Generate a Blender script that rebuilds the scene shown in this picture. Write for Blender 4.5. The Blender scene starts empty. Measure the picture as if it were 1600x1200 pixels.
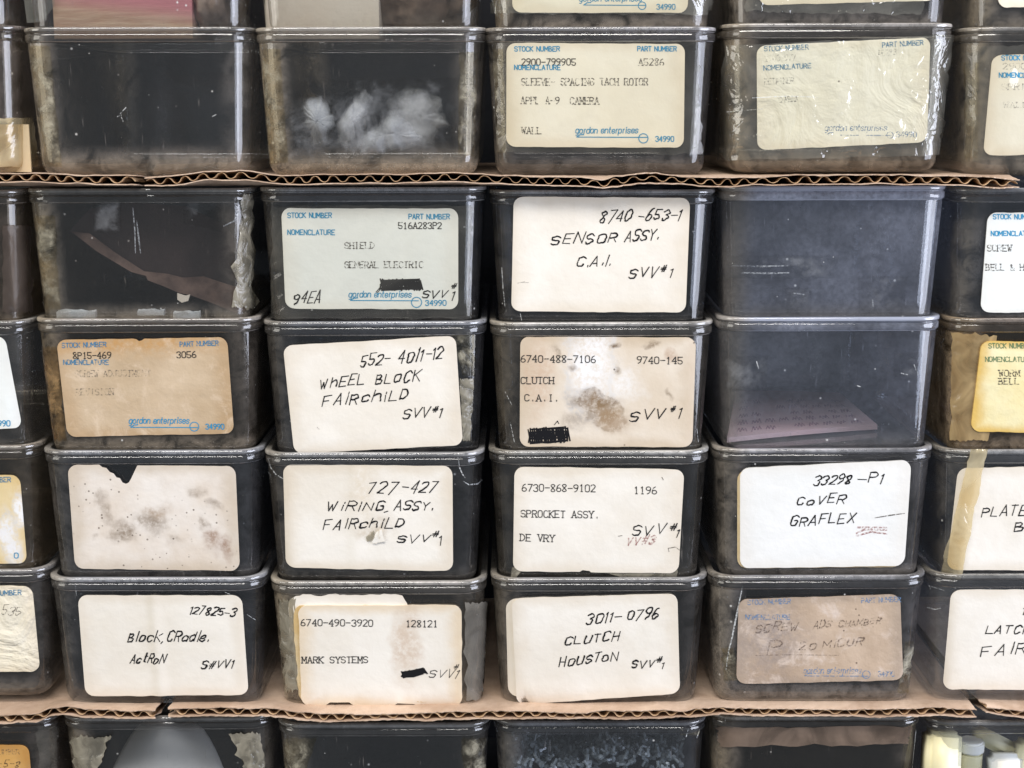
import bpy, bmesh, math, random
from mathutils import Vector, Matrix, noise
random.seed(11)
R = random.random
SC = bpy.context.scene
COL = SC.collection

# ------------------------------------------------------------------ camera
FPX, DIST, TH, ROLL = 2400.0, 0.648, math.radians(10.3375), math.radians(-0.1734)
EX, EY = Vector((1, 0, 0)), Vector((0, 1, 0))
_up = EY * math.sin(TH) + Vector((0, 0, math.cos(TH)))
FWD = EY * math.cos(TH) - Vector((0, 0, math.sin(TH)))
RIGHT = EX * math.cos(ROLL) + _up * math.sin(ROLL)
UP = _up * math.cos(ROLL) - EX * math.sin(ROLL)
CAM = Vector((-0.0014, -DIST, 0))
cam = bpy.data.cameras.new('camera'); cam.sensor_width = 36; cam.lens = 36 * FPX / 1600
cam.clip_start = 0.01; cam.clip_end = 50
camo = bpy.data.objects.new('camera', cam); COL.objects.link(camo)
m = Matrix.Identity(4)
for i, a in enumerate((RIGHT, UP, -FWD)):
    for k in range(3): m[k][i] = a[k]
m.translation = CAM
camo.matrix_world = m
SC.camera = camo
cam.dof.use_dof = False

# ------------------------------------------------------------------ light and exposure
w = bpy.data.worlds.new('World'); SC.world = w; w.use_nodes = True
w.node_tree.nodes['Background'].inputs[0].default_value = (0.86, 0.93, 1.0, 1)
w.node_tree.nodes['Background'].inputs[1].default_value = 0.20
def area(name, loc, target, sx, sy, power, col):
    l = bpy.data.lights.new(name, 'AREA'); l.shape = 'RECTANGLE'; l.size = sx; l.size_y = sy
    l.energy = power; l.color = col
    o = bpy.data.objects.new(name, l); COL.objects.link(o); o.location = loc
    o.rotation_euler = (Vector(target) - Vector(loc)).to_track_quat('-Z', 'Y').to_euler()
area('ceiling_tube', (-0.25, -1.0, 1.25), (0, 0, -0.05), 1.6, 0.4, 29, (1, 0.96, 0.91))
area('side_window', (1.25, -0.50, 0.05), (0, -0.50, 0.0), 1.3, 1.1, 27, (0.82, 0.86, 1.0))
area('added_left_fill', (-1.3, -0.65, 0.25), (0, -0.3, 0.0), 0.7, 1.0, 6, (1.0, 0.96, 0.88))  # added fill that greys the left bin corners, no source known there
SC.view_settings.view_transform = 'Standard'; SC.view_settings.look = 'None'
SC.view_settings.exposure = 0.24; SC.view_settings.gamma = 1.0
SC.view_settings.use_curve_mapping = False
SC.render.engine = 'CYCLES'
SC.cycles.use_denoising = True
SC.cycles.max_bounces = 24; SC.cycles.transparent_max_bounces = 40
SC.cycles.diffuse_bounces = 3; SC.cycles.glossy_bounces = 2
SC.cycles.caustics_reflective = False; SC.cycles.caustics_refractive = False
SC.cycles.sample_clamp_indirect = 4

# ------------------------------------------------------------------ projection helpers
def ray(px, py): return RIGHT * ((px - 800) / FPX) + UP * ((600 - py) / FPX) + FWD
def at(px, py, Y=0.0):
    d = ray(px, py); return CAM + d * ((Y - CAM.y) / d.y)
def proj(p):
    v = p - CAM; dep = v.dot(FWD)
    return 800 + FPX * v.dot(RIGHT) / dep, 600 - FPX * v.dot(UP) / dep
def sm(a, b, x):
    t = min(1, max(0, (x - a) / (b - a))); return t * t * (3 - 2 * t)
def nz(x, y, z=0.0): return noise.noise(Vector((x, y, z)))

# ------------------------------------------------------------------ materials
class NT:
    def __init__(s, name):
        s.m = bpy.data.materials.new(name); s.m.use_nodes = True
        s.t = s.m.node_tree; s.t.nodes.clear()
        s.out = s.n('ShaderNodeOutputMaterial')
    def n(s, typ, **kw):
        nd = s.t.nodes.new(typ)
        for k, v in kw.items(): setattr(nd, k, v)
        return nd
    def l(s, a, b): s.t.links.new(a, b)
    def put(s, sock, v):
        if isinstance(v, bpy.types.NodeSocket): s.l(v, sock)
        elif isinstance(v, (tuple, list)) and len(v) == 3 and sock.type == 'RGBA': sock.default_value = (*v, 1)
        else: sock.default_value = v
    def math(s, op, a, b=None, clamp=False):
        nd = s.n('ShaderNodeMath', operation=op, use_clamp=clamp)
        s.put(nd.inputs[0], a)
        if b is not None: s.put(nd.inputs[1], b)
        return nd.outputs[0]
    def mix(s, f, a, b):
        nd = s.n('ShaderNodeMix', data_type='RGBA')
        s.put(nd.inputs[0], f); s.put(nd.inputs[6], a); s.put(nd.inputs[7], b)
        return nd.outputs[2]
    def rng(s, v, a, b, c=0.0, d=1.0):
        nd = s.n('ShaderNodeMapRange', interpolation_type='SMOOTHSTEP')
        s.put(nd.inputs[0], v); s.put(nd.inputs[1], a); s.put(nd.inputs[2], b)
        s.put(nd.inputs[3], c); s.put(nd.inputs[4], d)
        return nd.outputs[0]
    def noise(s, vec, scale, detail=4, rough=0.55, dist=0.0):
        nd = s.n('ShaderNodeTexNoise'); s.put(nd.inputs['Vector'], vec)
        nd.inputs['Scale'].default_value = scale; nd.inputs['Detail'].default_value = detail
        nd.inputs['Roughness'].default_value = rough; nd.inputs['Distortion'].default_value = dist
        return nd.outputs[0]
    def objvec(s):
        tc = s.n('ShaderNodeTexCoord'); oi = s.n('ShaderNodeObjectInfo')
        k = s.n('ShaderNodeVectorMath', operation='SCALE'); k.inputs[0].default_value = (7.3, 3.1, 5.7)
        s.l(oi.outputs['Random'], k.inputs[3])
        a = s.n('ShaderNodeVectorMath', operation='ADD'); s.l(tc.outputs['Object'], a.inputs[0]); s.l(k.outputs[0], a.inputs[1])
        return tc, oi, a.outputs[0]
    def bsdf(s, col, rough=0.6, spec=0.3, bump=None, bstr=0.3, bdist=0.001):
        b = s.n('ShaderNodeBsdfPrincipled'); s.put(b.inputs['Base Color'], col)
        s.put(b.inputs['Roughness'], rough); b.inputs['Specular IOR Level'].default_value = spec
        if bump is not None:
            bp = s.n('ShaderNodeBump'); bp.inputs['Strength'].default_value = bstr; bp.inputs['Distance'].default_value = bdist
            s.l(bump, bp.inputs['Height']); s.l(bp.outputs[0], b.inputs['Normal'])
        return b
    def shmix(s, f, a, b):
        nd = s.n('ShaderNodeMixShader'); s.put(nd.inputs[0], f); s.l(a, nd.inputs[1]); s.l(b, nd.inputs[2]); return nd.outputs[0]
    def done(s, sh): s.l(sh, s.out.inputs['Surface']); return s.m
    def fres(s, base=0.045, scale=0.9, normal=None):
        lw = s.n('ShaderNodeLayerWeight'); lw.inputs['Blend'].default_value = 0.5
        if normal is not None: s.l(normal, lw.inputs['Normal'])
        p = s.math('POWER', lw.outputs['Facing'], 4.0)
        return s.math('ADD', s.math('MULTIPLY', p, scale), base, clamp=True)

def thin_plastic(name, tint, dustcol, haze, dirtk, rough=0.1, specks=True, gain=1.0, smoky=1.0, front_lit=False):
    """aged clear plastic sheet: transparent, glossy, with a film of dust and grime. Object colour: R haze, G grime, B amber stain"""
    t = NT(name); tc, oi, v = t.objvec()
    sep = t.n('ShaderNodeSeparateColor'); t.l(oi.outputs['Color'], sep.inputs[0])
    fine = t.noise(v, 420, 4, 0.7); med = t.noise(v, 90, 5, 0.65, 0.6); big = t.noise(v, 24, 4, 0.6)
    xyz = t.n('ShaderNodeSeparateXYZ'); t.l(tc.outputs['Object'], xyz.inputs[0])
    ax = t.math('ABSOLUTE', xyz.outputs[0])
    edge = t.rng(ax, 0.031, 0.043); low = t.rng(xyz.outputs[2], 0.014, 0.003)
    side = t.rng(xyz.outputs[0], 0.01, -0.01, 0.25, 1.0)
    em = t.math('MAXIMUM', t.math('MULTIPLY', edge, side), t.math('MULTIPLY', low, 0.85))
    grime = t.math('MULTIPLY', t.math('MULTIPLY', em, sep.outputs[1]), t.math('MULTIPLY', t.rng(med, 0.30, 0.62), t.rng(fine, 0.25, 0.6, 0.45, 1.0)))
    grime = t.math('MULTIPLY', grime, dirtk)
    hz = t.math('MULTIPLY', t.math('MULTIPLY', sep.outputs[0], haze), t.math('MULTIPLY', t.rng(big, 0.3, 0.7, 0.45, 1.35), t.rng(fine, 0.3, 0.7, 0.7, 1.3)))
    lw = t.n('ShaderNodeLayerWeight'); lw.inputs['Blend'].default_value = 0.5
    thick = t.math('ADD', 1.0, t.math('MULTIPLY', t.math('POWER', lw.outputs['Facing'], 2.5), 4.5))   # a slanting look passes through more of the dusty sheet
    dust = t.math('ADD', t.math('MULTIPLY', hz, thick), grime, clamp=True)
    if front_lit: dust = t.math('MULTIPLY', dust, t.rng(xyz.outputs[1], -0.070, -0.056, 1.0, 0.08))   # painted lip highlight stays at the front, fades where side rims lie in shade
    if specks:
        vo = t.n('ShaderNodeTexVoronoi'); t.l(v, vo.inputs['Vector']); vo.inputs['Scale'].default_value = 260
        sc_ = t.n('ShaderNodeSeparateColor'); t.l(vo.outputs['Color'], sc_.inputs[0])
        sp = t.math('MULTIPLY', t.rng(vo.outputs['Distance'], t.rng(sc_.outputs[1], 0.3, 1.0, 0.08, 0.24), 0.03), t.math('GREATER_THAN', sc_.outputs[0], 0.90))
        dust = t.math('ADD', dust, t.math('MULTIPLY', sp, 0.6), clamp=True)
        # long scratches
        mp = t.n('ShaderNodeMapping'); t.l(v, mp.inputs[0]); mp.inputs['Scale'].default_value = (1.0, 1.0, 0.06); mp.inputs['Rotation'].default_value = (0, 0.35, 0)
        scn = t.noise(mp.outputs[0], 900, 2, 0.5)
        dust = t.math('ADD', dust, t.math('MULTIPLY', t.rng(scn, 0.70, 0.78), 0.20), clamp=True)
    dc = t.mix(sep.outputs[2], t.mix(oi.outputs['Alpha'], dustcol, (0.30, 0.33, 0.43)), (0.36, 0.21, 0.07))
    dc = t.mix(t.math('MULTIPLY', em, 0.6), dc, t.mix(sep.outputs[2], (0.36, 0.30, 0.205), (0.40, 0.25, 0.08)))
    if specks: dc = t.mix(sp, dc, (0.8, 0.8, 0.78))
    dif = t.n('ShaderNodeBsdfDiffuse'); t.put(dif.inputs[0], dc)
    tr = t.n('ShaderNodeBsdfTransparent'); clear = t.math('MAXIMUM', t.math('LESS_THAN', sep.outputs[0], 0.52), t.math('GREATER_THAN', oi.outputs['Alpha'], 0.8))   # some bins are smokier than others
    t.put(tr.inputs[0], t.mix(sep.outputs[2], t.mix(clear, tuple(c * smoky for c in tint), tint), (0.62, 0.50, 0.30)))
    bp = t.n('ShaderNodeBump'); bp.inputs['Strength'].default_value = 0.10; bp.inputs['Distance'].default_value = 0.001
    t.l(t.noise(v, 60, 3, 0.5), bp.inputs['Height'])
    gl = t.n('ShaderNodeBsdfGlossy'); t.put(gl.inputs['Color'], (1, 1, 1)); t.put(gl.inputs['Roughness'], t.rng(med, 0.3, 0.7, rough * 0.45, rough * 1.5))
    t.l(bp.outputs[0], gl.inputs['Normal'])
    s1 = t.shmix(dust, tr.outputs[0], dif.outputs[0])
    return t.done(t.shmix(t.fres(0.06 * gain, 0.65), s1, gl.outputs[0]))

M = {}
M['shell'] = thin_plastic('aged_clear_plastic', (0.905, 0.93, 0.965), (0.39, 0.355, 0.32), 0.017, 0.8, 0.09, smoky=0.82)
M['rim'] = thin_plastic('aged_rim_plastic', (0.70, 0.71, 0.73), (0.50, 0.48, 0.46), 0.07, 0.35, 0.10, specks=False, gain=1.4)
M['rim_edge'] = thin_plastic('rim_edge_highlight', (0.66, 0.67, 0.69), (0.66, 0.65, 0.63), 0.50, 0.3, 0.16, specks=False, gain=2.0, front_lit=True)  # pale colour paints the bright highlight lines along the rim

def film(name, tint, dustcol, opac, gl=0.10, rough=0.12, bstr=0.5, bscale=70, patch=None):
    """clear or yellowed sticky tape and film, wrinkled"""
    t = NT(name); tc, oi, v = t.objvec()
    a = t.noise(v, bscale, 3, 0.5, 1.2); f = t.noise(v, 330, 4, 0.7)
    bp = t.n('ShaderNodeBump'); bp.inputs['Strength'].default_value = bstr; bp.inputs['Distance'].default_value = 0.004
    t.l(a, bp.inputs['Height'])
    dif = t.n('ShaderNodeBsdfDiffuse'); t.put(dif.inputs[0], t.mix(f, dustcol, tuple(min(1, c * 1.35) for c in dustcol)))
    tr = t.n('ShaderNodeBsdfTransparent'); t.put(tr.inputs[0], tint)
    g = t.n('ShaderNodeBsdfGlossy'); t.put(g.inputs['Color'], (1, 1, 1)); g.inputs['Roughness'].default_value = rough
    t.l(bp.outputs[0], g.inputs['Normal'])
    op = t.math('MULTIPLY', t.rng(a, 0.3, 0.7, 0.5, 1.4), opac, clamp=True)
    if patch:
        op = t.math('MULTIPLY', op, t.rng(t.noise(v, patch, 5, 0.7, 0.5), 0.40, 0.66))
        sx = t.n('ShaderNodeSeparateXYZ'); t.l(tc.outputs['UV'], sx.inputs[0])
        e = t.math('MINIMUM', t.math('MINIMUM', sx.outputs[0], t.math('SUBTRACT', 1.0, sx.outputs[0])), t.math('MINIMUM', sx.outputs[1], t.math('SUBTRACT', 1.0, sx.outputs[1])))
        op = t.math('MULTIPLY', op, t.rng(t.math('ADD', e, t.math('MULTIPLY', t.math('SUBTRACT', t.noise(v, 160, 4, 0.7), 0.5), 0.5)), 0.02, 0.30))
    s = t.shmix(op, tr.outputs[0], dif.outputs[0])
    fr = t.fres(gl, 0.5, bp.outputs[0])
    if patch: fr = t.math('MULTIPLY', fr, 0.4)
    return t.done(t.shmix(fr, s, g.outputs[0]))
M['film_clear'] = film('clear_wrinkled_film', (0.93, 0.92, 0.86), (0.72, 0.70, 0.62), 0.07, 0.09, 0.11, 0.95, 50)
M['film_tape'] = film('clear_tape', (0.93, 0.92, 0.88), (0.5, 0.48, 0.42), 0.05, 0.04, 0.12, 0.35, 40)
M['film_yellow'] = film('yellowed_tape', (0.92, 0.80, 0.55), (0.66, 0.56, 0.36), 0.40, 0.07, 0.16, 0.7, 50)
M['film_tan'] = film('tan_stained_tape', (0.80, 0.60, 0.32), (0.50, 0.36, 0.18), 0.55, 0.05, 0.2, 0.6, 60)
M['film_grey'] = film('grey_dusty_film', (0.72, 0.70, 0.66), (0.24, 0.22, 0.19), 0.45, 0.05, 0.25, 0.4, 40)
M['film_brown'] = film('brown_film', (0.60, 0.48, 0.40), (0.20, 0.145, 0.11), 0.6, 0.05, 0.2, 0.5, 40)
M['film_dim'] = film('dim_brown_film', (0.65, 0.58, 0.52), (0.12, 0.095, 0.08), 0.32, 0.02, 0.3, 0.4, 40)
M['residue'] = film('dried_adhesive', (0.9, 0.86, 0.76), (0.38, 0.35, 0.27), 0.62, 0.04, 0.35, 0.5, 160, patch=110)
M['residue_brown'] = film('brown_adhesive', (0.85, 0.75, 0.6), (0.30, 0.19, 0.09), 0.9, 0.03, 0.5, 0.4, 120, patch=55)
M['flake'] = film('torn_tape_flake', (0.9, 0.86, 0.76), (0.27, 0.245, 0.19), 0.66, 0.05, 0.25, 0.8, 120)
M['frost_sheen'] = film('frost_and_highlight', (0.9, 0.9, 0.9), (0.62, 0.64, 0.68), 0.16, 0.02, 0.4, 0.3, 40, patch=45)  # frosted plastic, and a soft highlight painted in the empty bin

def plain(name, c1, c2, scale=60, rough=0.7, bstr=0.3, bscale=200, spec=0.25):
    t = NT(name); tc, oi, v = t.objvec()
    f = t.noise(v, scale, 5, 0.6)
    return t.done(t.bsdf(t.mix(t.rng(f, 0.3, 0.7), c1, c2), rough, spec, t.noise(v, bscale, 4, 0.6), bstr).outputs[0])
M['kraft'] = plain('kraft_liner', (0.43, 0.30, 0.215), (0.64, 0.485, 0.37), 38, 0.85, 0.4, 260, 0.1)
M['flute'] = plain('kraft_flute', (0.40, 0.26, 0.15), (0.55, 0.37, 0.22), 90, 0.9, 0.4, 260, 0.1)
M['back'] = plain('dark_shelf_board', (0.007, 0.008, 0.011), (0.012, 0.013, 0.017), 20, 0.8)
M['shelf'] = plain('dark_shelf_steel', (0.03, 0.03, 0.032), (0.05, 0.05, 0.05), 20, 0.6)
M['pinkcard'] = plain('pink_card', (0.94, 0.62, 0.60), (0.95, 0.70, 0.67), 30, 0.8)
M['tancard'] = plain('tan_card', (0.66, 0.52, 0.33), (0.76, 0.63, 0.43), 30, 0.8)
M['creamcard'] = plain('cream_card', (0.78, 0.66, 0.52), (0.84, 0.75, 0.62), 30, 0.8)
M['brownpaper'] = plain('brown_wrap', (0.24, 0.16, 0.11), (0.50, 0.37, 0.28), 70, 0.3, 0.9, 60, 0.6)
M['redpaper'] = plain('reddish_brown_paper', (0.065, 0.040, 0.032), (0.20, 0.13, 0.10), 75, 0.85)
M['shadedpaper'] = plain('shaded_brown_paper', (0.020, 0.014, 0.013), (0.045, 0.030, 0.027), 40, 0.9)  # upper part of the reddish paper, its shade put into the colour
M['whitepaper'] = plain('white_paper', (0.70, 0.71, 0.72), (0.80, 0.81, 0.82), 20, 0.7, 0.2)
M['whiteflake'] = plain('white_flakes', (0.55, 0.58, 0.58), (0.75, 0.77, 0.77), 200, 0.6)
M['ivory'] = plain('ivory_plastic', (0.82, 0.75, 0.45), (0.88, 0.83, 0.60), 60, 0.4, 0.1, 100, 0.5)
M['ivory2'] = plain('white_plastic_cap', (0.84, 0.83, 0.78), (0.88, 0.88, 0.84), 60, 0.35, 0.1, 100, 0.5)
M['steel'] = plain('dull_steel', (0.10, 0.115, 0.12), (0.32, 0.34, 0.34), 150, 0.35, 0.2, 200, 0.9)
M['darkbox'] = plain('dark_foam', (0.014, 0.015, 0.019), (0.026, 0.027, 0.032), 40, 0.8)
def frosted():
    t = NT('frosted_bag'); tc, oi, v = t.objvec()
    lw = t.n('ShaderNodeLayerWeight'); lw.inputs['Blend'].default_value = 0.5; lwf = lw.outputs['Facing']
    f = t.noise(v, 60, 4, 0.6)
    b = t.bsdf(t.mix(f, (0.80, 0.82, 0.84), (0.93, 0.94, 0.95)), 0.45, 0.4, t.noise(v, 120, 4, 0.6, 1.0), 0.5)
    tr = t.n('ShaderNodeBsdfTransparent')
    sx = t.n('ShaderNodeSeparateXYZ'); t.l(tc.outputs['UV'], sx.inputs[0])
    thin = t.rng(t.math('ADD', sx.outputs[0], t.math('MULTIPLY', t.math('SUBTRACT', t.noise(v, 140, 4, 0.6), 0.5), 0.7)), 1.08, 0.45)     # thins out to clear at the edges
    return t.done(t.shmix(t.math('MULTIPLY', thin, t.rng(t.noise(v, 55, 4, 0.6, 0.8), 0.34, 0.60, 0.35, 0.95)), tr.outputs[0], b.outputs[0]))
M['bag'] = frosted()
def woodpink():
    t = NT('pink_stained_wood'); tc, oi, v = t.objvec()
    mp = t.n('ShaderNodeMapping'); t.l(v, mp.inputs[0]); mp.inputs['Scale'].default_value = (1, 1, 9)
    g = t.noise(mp.outputs[0], 60, 4, 0.6)
    xyz = t.n('ShaderNodeSeparateXYZ'); t.l(tc.outputs['Object'], xyz.inputs[0])
    c = t.mix(t.rng(g, 0.3, 0.7), (0.50, 0.30, 0.19), (0.66, 0.46, 0.30))
    c = t.mix(t.rng(t.math('ADD', xyz.outputs[2], t.math('MULTIPLY', xyz.outputs[0], 0.12)), 0.007, 0.017), c, (0.62, 0.24, 0.25))
    return t.done(t.bsdf(c, 0.7, 0.2, g, 0.3).outputs[0])
M['woodpink'] = woodpink()

def paper(name, base, tone, stains=(), mottle=0.0, mcol=(0.3, 0.22, 0.15), edge=(0.55, 0.42, 0.26), ek=0.25, bump=0.25, bscale=120, specks=0.0, wrink=0.0):
    t = NT(name); tc, oi, v = t.objvec()
    uv = tc.outputs['UV']
    c = t.mix(t.rng(t.noise(v, 28, 4, 0.6), 0.3, 0.7), base, tone)
    sx = t.n('ShaderNodeSeparateXYZ'); t.l(uv, sx.inputs[0])
    ex = t.math('MINIMUM', sx.outputs[0], t.math('SUBTRACT', 1.0, sx.outputs[0]))
    ey = t.math('MINIMUM', sx.outputs[1], t.math('SUBTRACT', 1.0, sx.outputs[1]))
    e = t.math('MINIMUM', ex, ey)
    e = t.math('ADD', e, t.math('MULTIPLY', t.math('SUBTRACT', t.noise(v, 60, 4, 0.6), 0.5), 0.16))
    c = t.mix(t.rng(e, 0.13, 0.0, 0.0, ek), c, edge)
    dn = t.n('ShaderNodeTexNoise'); t.l(v, dn.inputs['Vector']); dn.inputs['Scale'].default_value = 90; dn.inputs['Detail'].default_value = 5
    off = t.n('ShaderNodeVectorMath', operation='MULTIPLY_ADD')
    t.l(dn.outputs['Color'], off.inputs[0]); off.inputs[1].default_value = (0.24, 0.34, 0); off.inputs[2].default_value = (-0.12, -0.17, 0)
    wv = t.n('ShaderNodeVectorMath', operation='ADD'); t.l(uv, wv.inputs[0]); t.l(off.outputs[0], wv.inputs[1])
    stn = t.noise(v, 420, 4, 0.7)
    for (u0, v0, ru, rv, col, k) in stains:
        a = t.n('ShaderNodeVectorMath', operation='SUBTRACT'); t.l(wv.outputs[0], a.inputs[0]); a.inputs[1].default_value = (u0, 1 - v0, 0)
        b = t.n('ShaderNodeVectorMath', operation='DIVIDE'); t.l(a.outputs[0], b.inputs[0]); b.inputs[1].default_value = (ru, rv, 1)
        ln = t.n('ShaderNodeVectorMath', operation='LENGTH'); t.l(b.outputs[0], ln.inputs[0])
        c = t.mix(t.math('MULTIPLY', t.rng(ln.outputs[1], 1.45, 0.1, 0.0, k * 1.25), t.rng(stn, 0.28, 0.62, 0.35, 1.15)), c, col)
        if k > 0.7: c = t.mix(t.math('MULTIPLY', t.math('MULTIPLY', t.rng(ln.outputs[1], 0.72, 0.92), t.rng(ln.outputs[1], 1.10, 0.94)), t.rng(stn, 0.35, 0.6, 0.0, 0.45)), c, tuple(q * .7 for q in col))   # tide line
    if mottle: c = t.mix(t.rng(t.noise(v, 85, 6, 0.7, 0.4), 0.50, 0.72, 0.0, mottle), c, mcol)
    if specks:
        vo = t.n('ShaderNodeTexVoronoi'); t.l(v, vo.inputs['Vector']); vo.inputs['Scale'].default_value = 620
        s_ = t.n('ShaderNodeSeparateColor'); t.l(vo.outputs['Color'], s_.inputs[0])
        sp = t.math('MULTIPLY', t.rng(vo.outputs['Distance'], 0.34, 0.16), t.math('GREATER_THAN', s_.outputs[0], 1 - specks))
        sp = t.math('MULTIPLY', sp, t.rng(t.noise(v, 40, 2, 0.5), 0.45, 0.58))
        c = t.mix(t.math('MULTIPLY', sp, 0.85), c, (0.10, 0.07, 0.05))
    h = t.noise(v, bscale, 4, 0.6)
    if wrink: h = t.math('ADD', h, t.math('MULTIPLY', t.noise(v, 38, 4, 0.55, 1.6), wrink))
    return t.done(t.bsdf(c, 0.72, 0.22, h, bump, 0.0012).outputs[0])
W0, W1 = (0.78, 0.725, 0.64), (0.85, 0.81, 0.745)
C0, C1 = (0.82, 0.765, 0.63), (0.87, 0.83, 0.72)
M['p_white'] = paper('white_card', (0.80, 0.80, 0.78), (0.85, 0.85, 0.84), ek=0.15)
M['p_warm'] = paper('warm_white_card', W0, W1, ek=0.25)
M['p_cream'] = paper('cream_card_label', C0, C1, ek=0.3)
M['p_blue'] = paper('cool_white_card', (0.76, 0.79, 0.78), (0.82, 0.84, 0.82), ek=0.15)
M['p_brown'] = paper('browned_card', (0.49, 0.365, 0.235), (0.60, 0.47, 0.33), mottle=0.75, mcol=(0.70, 0.56, 0.42), edge=(0.40, 0.25, 0.12), ek=0.5, bump=0.4,
                     stains=[(0.4, 0.02, 0.6, 0.16, (0.50, 0.29, 0.12), 0.7)])
ST = (0.20, 0.14, 0.09)
ST2 = (0.24, 0.16, 0.09)
M['p_stain'] = paper('stained_card', (0.68, 0.58, 0.46), (0.76, 0.68, 0.58), edge=(0.45, 0.33, 0.2), ek=0.45, specks=0.012, stains=[(0.40, 0.30, 0.16, 0.5, (0.86, 0.85, 0.85), 0.8), (0.62, 0.42, 0.10, 0.2, (0.84, 0.82, 0.80), 0.6),
    (0.34, 0.58, 0.08, 0.10, ST, 0.45), (0.43, 0.60, 0.10, 0.10, ST2, 0.75), (0.50, 0.72, 0.12, 0.15, (0.33, 0.23, 0.14), 0.85), (0.33, 0.80, 0.07, 0.1, ST, 0.35), (0.55, 0.80, 0.12, 0.1, (0.42, 0.31, 0.22), 0.4),
    (0.54, 0.06, 0.03, 0.04, ST, 0.7), (0.57, 0.26, 0.025, 0.05, ST, 0.6), (0.74, 0.05, 0.05, 0.03, ST, 0.6), (0.30, 0.29, 0.035, 0.05, ST, 0.5), (0.10, 0.36, 0.08, 0.45, (0.55, 0.38, 0.26), 0.45),
    (0.18, 0.1, 0.03, 0.06, ST, 0.4), (0.87, 0.18, 0.04, 0.06, (0.45, 0.3, 0.2), 0.5), (0.87, 0.55, 0.02, 0.06, ST, 0.4)])
M['p_mould'] = paper('mouldy_card', (0.70, 0.61, 0.52), (0.82, 0.77, 0.72), edge=(0.42, 0.32, 0.2), ek=0.4, specks=0.12, mottle=0.12, mcol=(0.35, 0.27, 0.2), stains=[
    (0.30, 0.65, 0.09, 0.10, ST, 0.62), (0.47, 0.55, 0.07, 0.14, ST, 0.55), (0.50, 0.42, 0.08, 0.08, (0.35, 0.24, 0.15), 0.5), (0.24, 0.45, 0.04, 0.15, ST, 0.4), (0.20, 0.32, 0.04, 0.06, ST, 0.35), (0.79, 0.55, 0.03, 0.09, ST, 0.45),
    (0.85, 0.72, 0.05, 0.11, (0.30, 0.18, 0.12), 0.6), (0.93, 0.78, 0.04, 0.12, (0.30, 0.18, 0.12), 0.6), (0.87, 0.38, 0.05, 0.06, ST, 0.4), (0.75, 0.28, 0.05, 0.07, ST, 0.4), (0.60, 0.70, 0.06, 0.06, ST, 0.3), (0.14, 0.7, 0.04, 0.04, ST, 0.3)])
M['p_fold'] = paper('folded_warm_card', W0, W1, ek=0.35, stains=[(0.45, 0.2, 0.10, 0.4, (0.66, 0.57, 0.44), 0.45), (0.55, 0.62, 0.10, 0.12, (0.52, 0.43, 0.32), 0.45)])
M['p_mark'] = paper('weathered_warm_card', W0, W1, edge=(0.62, 0.40, 0.14), ek=0.4, stains=[(0.66, 0.35, 0.08, 0.5, (0.60, 0.47, 0.36), 0.55)])
M['p_old'] = paper('yellowed_old_card', (0.62, 0.42, 0.16), (0.72, 0.60, 0.38), ek=0.3, mottle=0.3, mcol=(0.8, 0.74, 0.6))
M['p_dirty'] = paper('dirty_brown_card', (0.42, 0.31, 0.22), (0.58, 0.45, 0.34), mottle=0.95, mcol=(0.66, 0.55, 0.47), edge=(0.24, 0.2, 0.17), ek=0.4, bump=0.5, specks=0.02,
                     stains=[(0.2, 0.5, 0.25, 0.5, (0.30, 0.25, 0.23), 0.6)])
M['p_yellow'] = paper('yellow_stained_card', (0.78, 0.66, 0.34), (0.84, 0.78, 0.52), edge=(0.62, 0.38, 0.06), ek=0.85, bump=0.4, wrink=0.5)
M['p_tan'] = paper('tan_yellow_card', (0.70, 0.54, 0.28), (0.78, 0.66, 0.42), mottle=0.3, mcol=(0.80, 0.74, 0.62), edge=(0.55, 0.36, 0.12), ek=0.4,
                   stains=[(0.85, 0.72, 0.10, 0.35, (0.80, 0.79, 0.80), 1.0), (0.98, 0.40, 0.06, 0.20, (0.82, 0.81, 0.80), 1.0)])
M['p_wrink'] = paper('wrinkled_cream_card', (0.78, 0.70, 0.54), (0.84, 0.78, 0.65), ek=0.3, bump=0.9, wrink=3.0)
M['p_film'] = paper('creased_cream_card', (0.83, 0.80, 0.69), (0.88, 0.86, 0.77), ek=0.2, bump=0.6, wrink=2.5, specks=0.004)
M['p_orange'] = paper('orange_stained_card', (0.62, 0.34, 0.10), (0.72, 0.48, 0.20), ek=0.6, edge=(0.4, 0.18, 0.04), mottle=0.3)

def ink(name, col, lo, hi, amount, rough=0.5, scale=1100):
    t = NT(name); tc, oi, v = t.objvec()
    d = t.bsdf(col, rough, 0.2); tr = t.n('ShaderNodeBsdfTransparent')
    f = t.math('MULTIPLY', t.rng(t.noise(v, scale, 3, 0.6), lo, hi), amount)
    return t.done(t.shmix(f, tr.outputs[0], d.outputs[0]))
M['pen'] = ink('black_pen_ink', (0.012, 0.012, 0.014), 0.05, 0.22, 1.0, 0.4)
M['pen_soft'] = ink('worn_pen_ink', (0.07, 0.05, 0.04), 0.30, 0.55, 0.75)
M['pen_worn'] = ink('rubbed_pen_ink', (0.14, 0.10, 0.08), 0.36, 0.62, 0.6)
M['type'] = ink('typewriter_ink', (0.03, 0.03, 0.03), 0.22, 0.48, 0.92)
M['type_soft'] = ink('worn_typewriter_ink', (0.07, 0.06, 0.05), 0.36, 0.58, 0.85)
M['type_faint'] = ink('faded_typewriter_ink', (0.10, 0.10, 0.10), 0.42, 0.66, 0.45)
M['blue'] = ink('blue_print', (0.02, 0.28, 0.52), 0.10, 0.35, 0.95)
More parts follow.
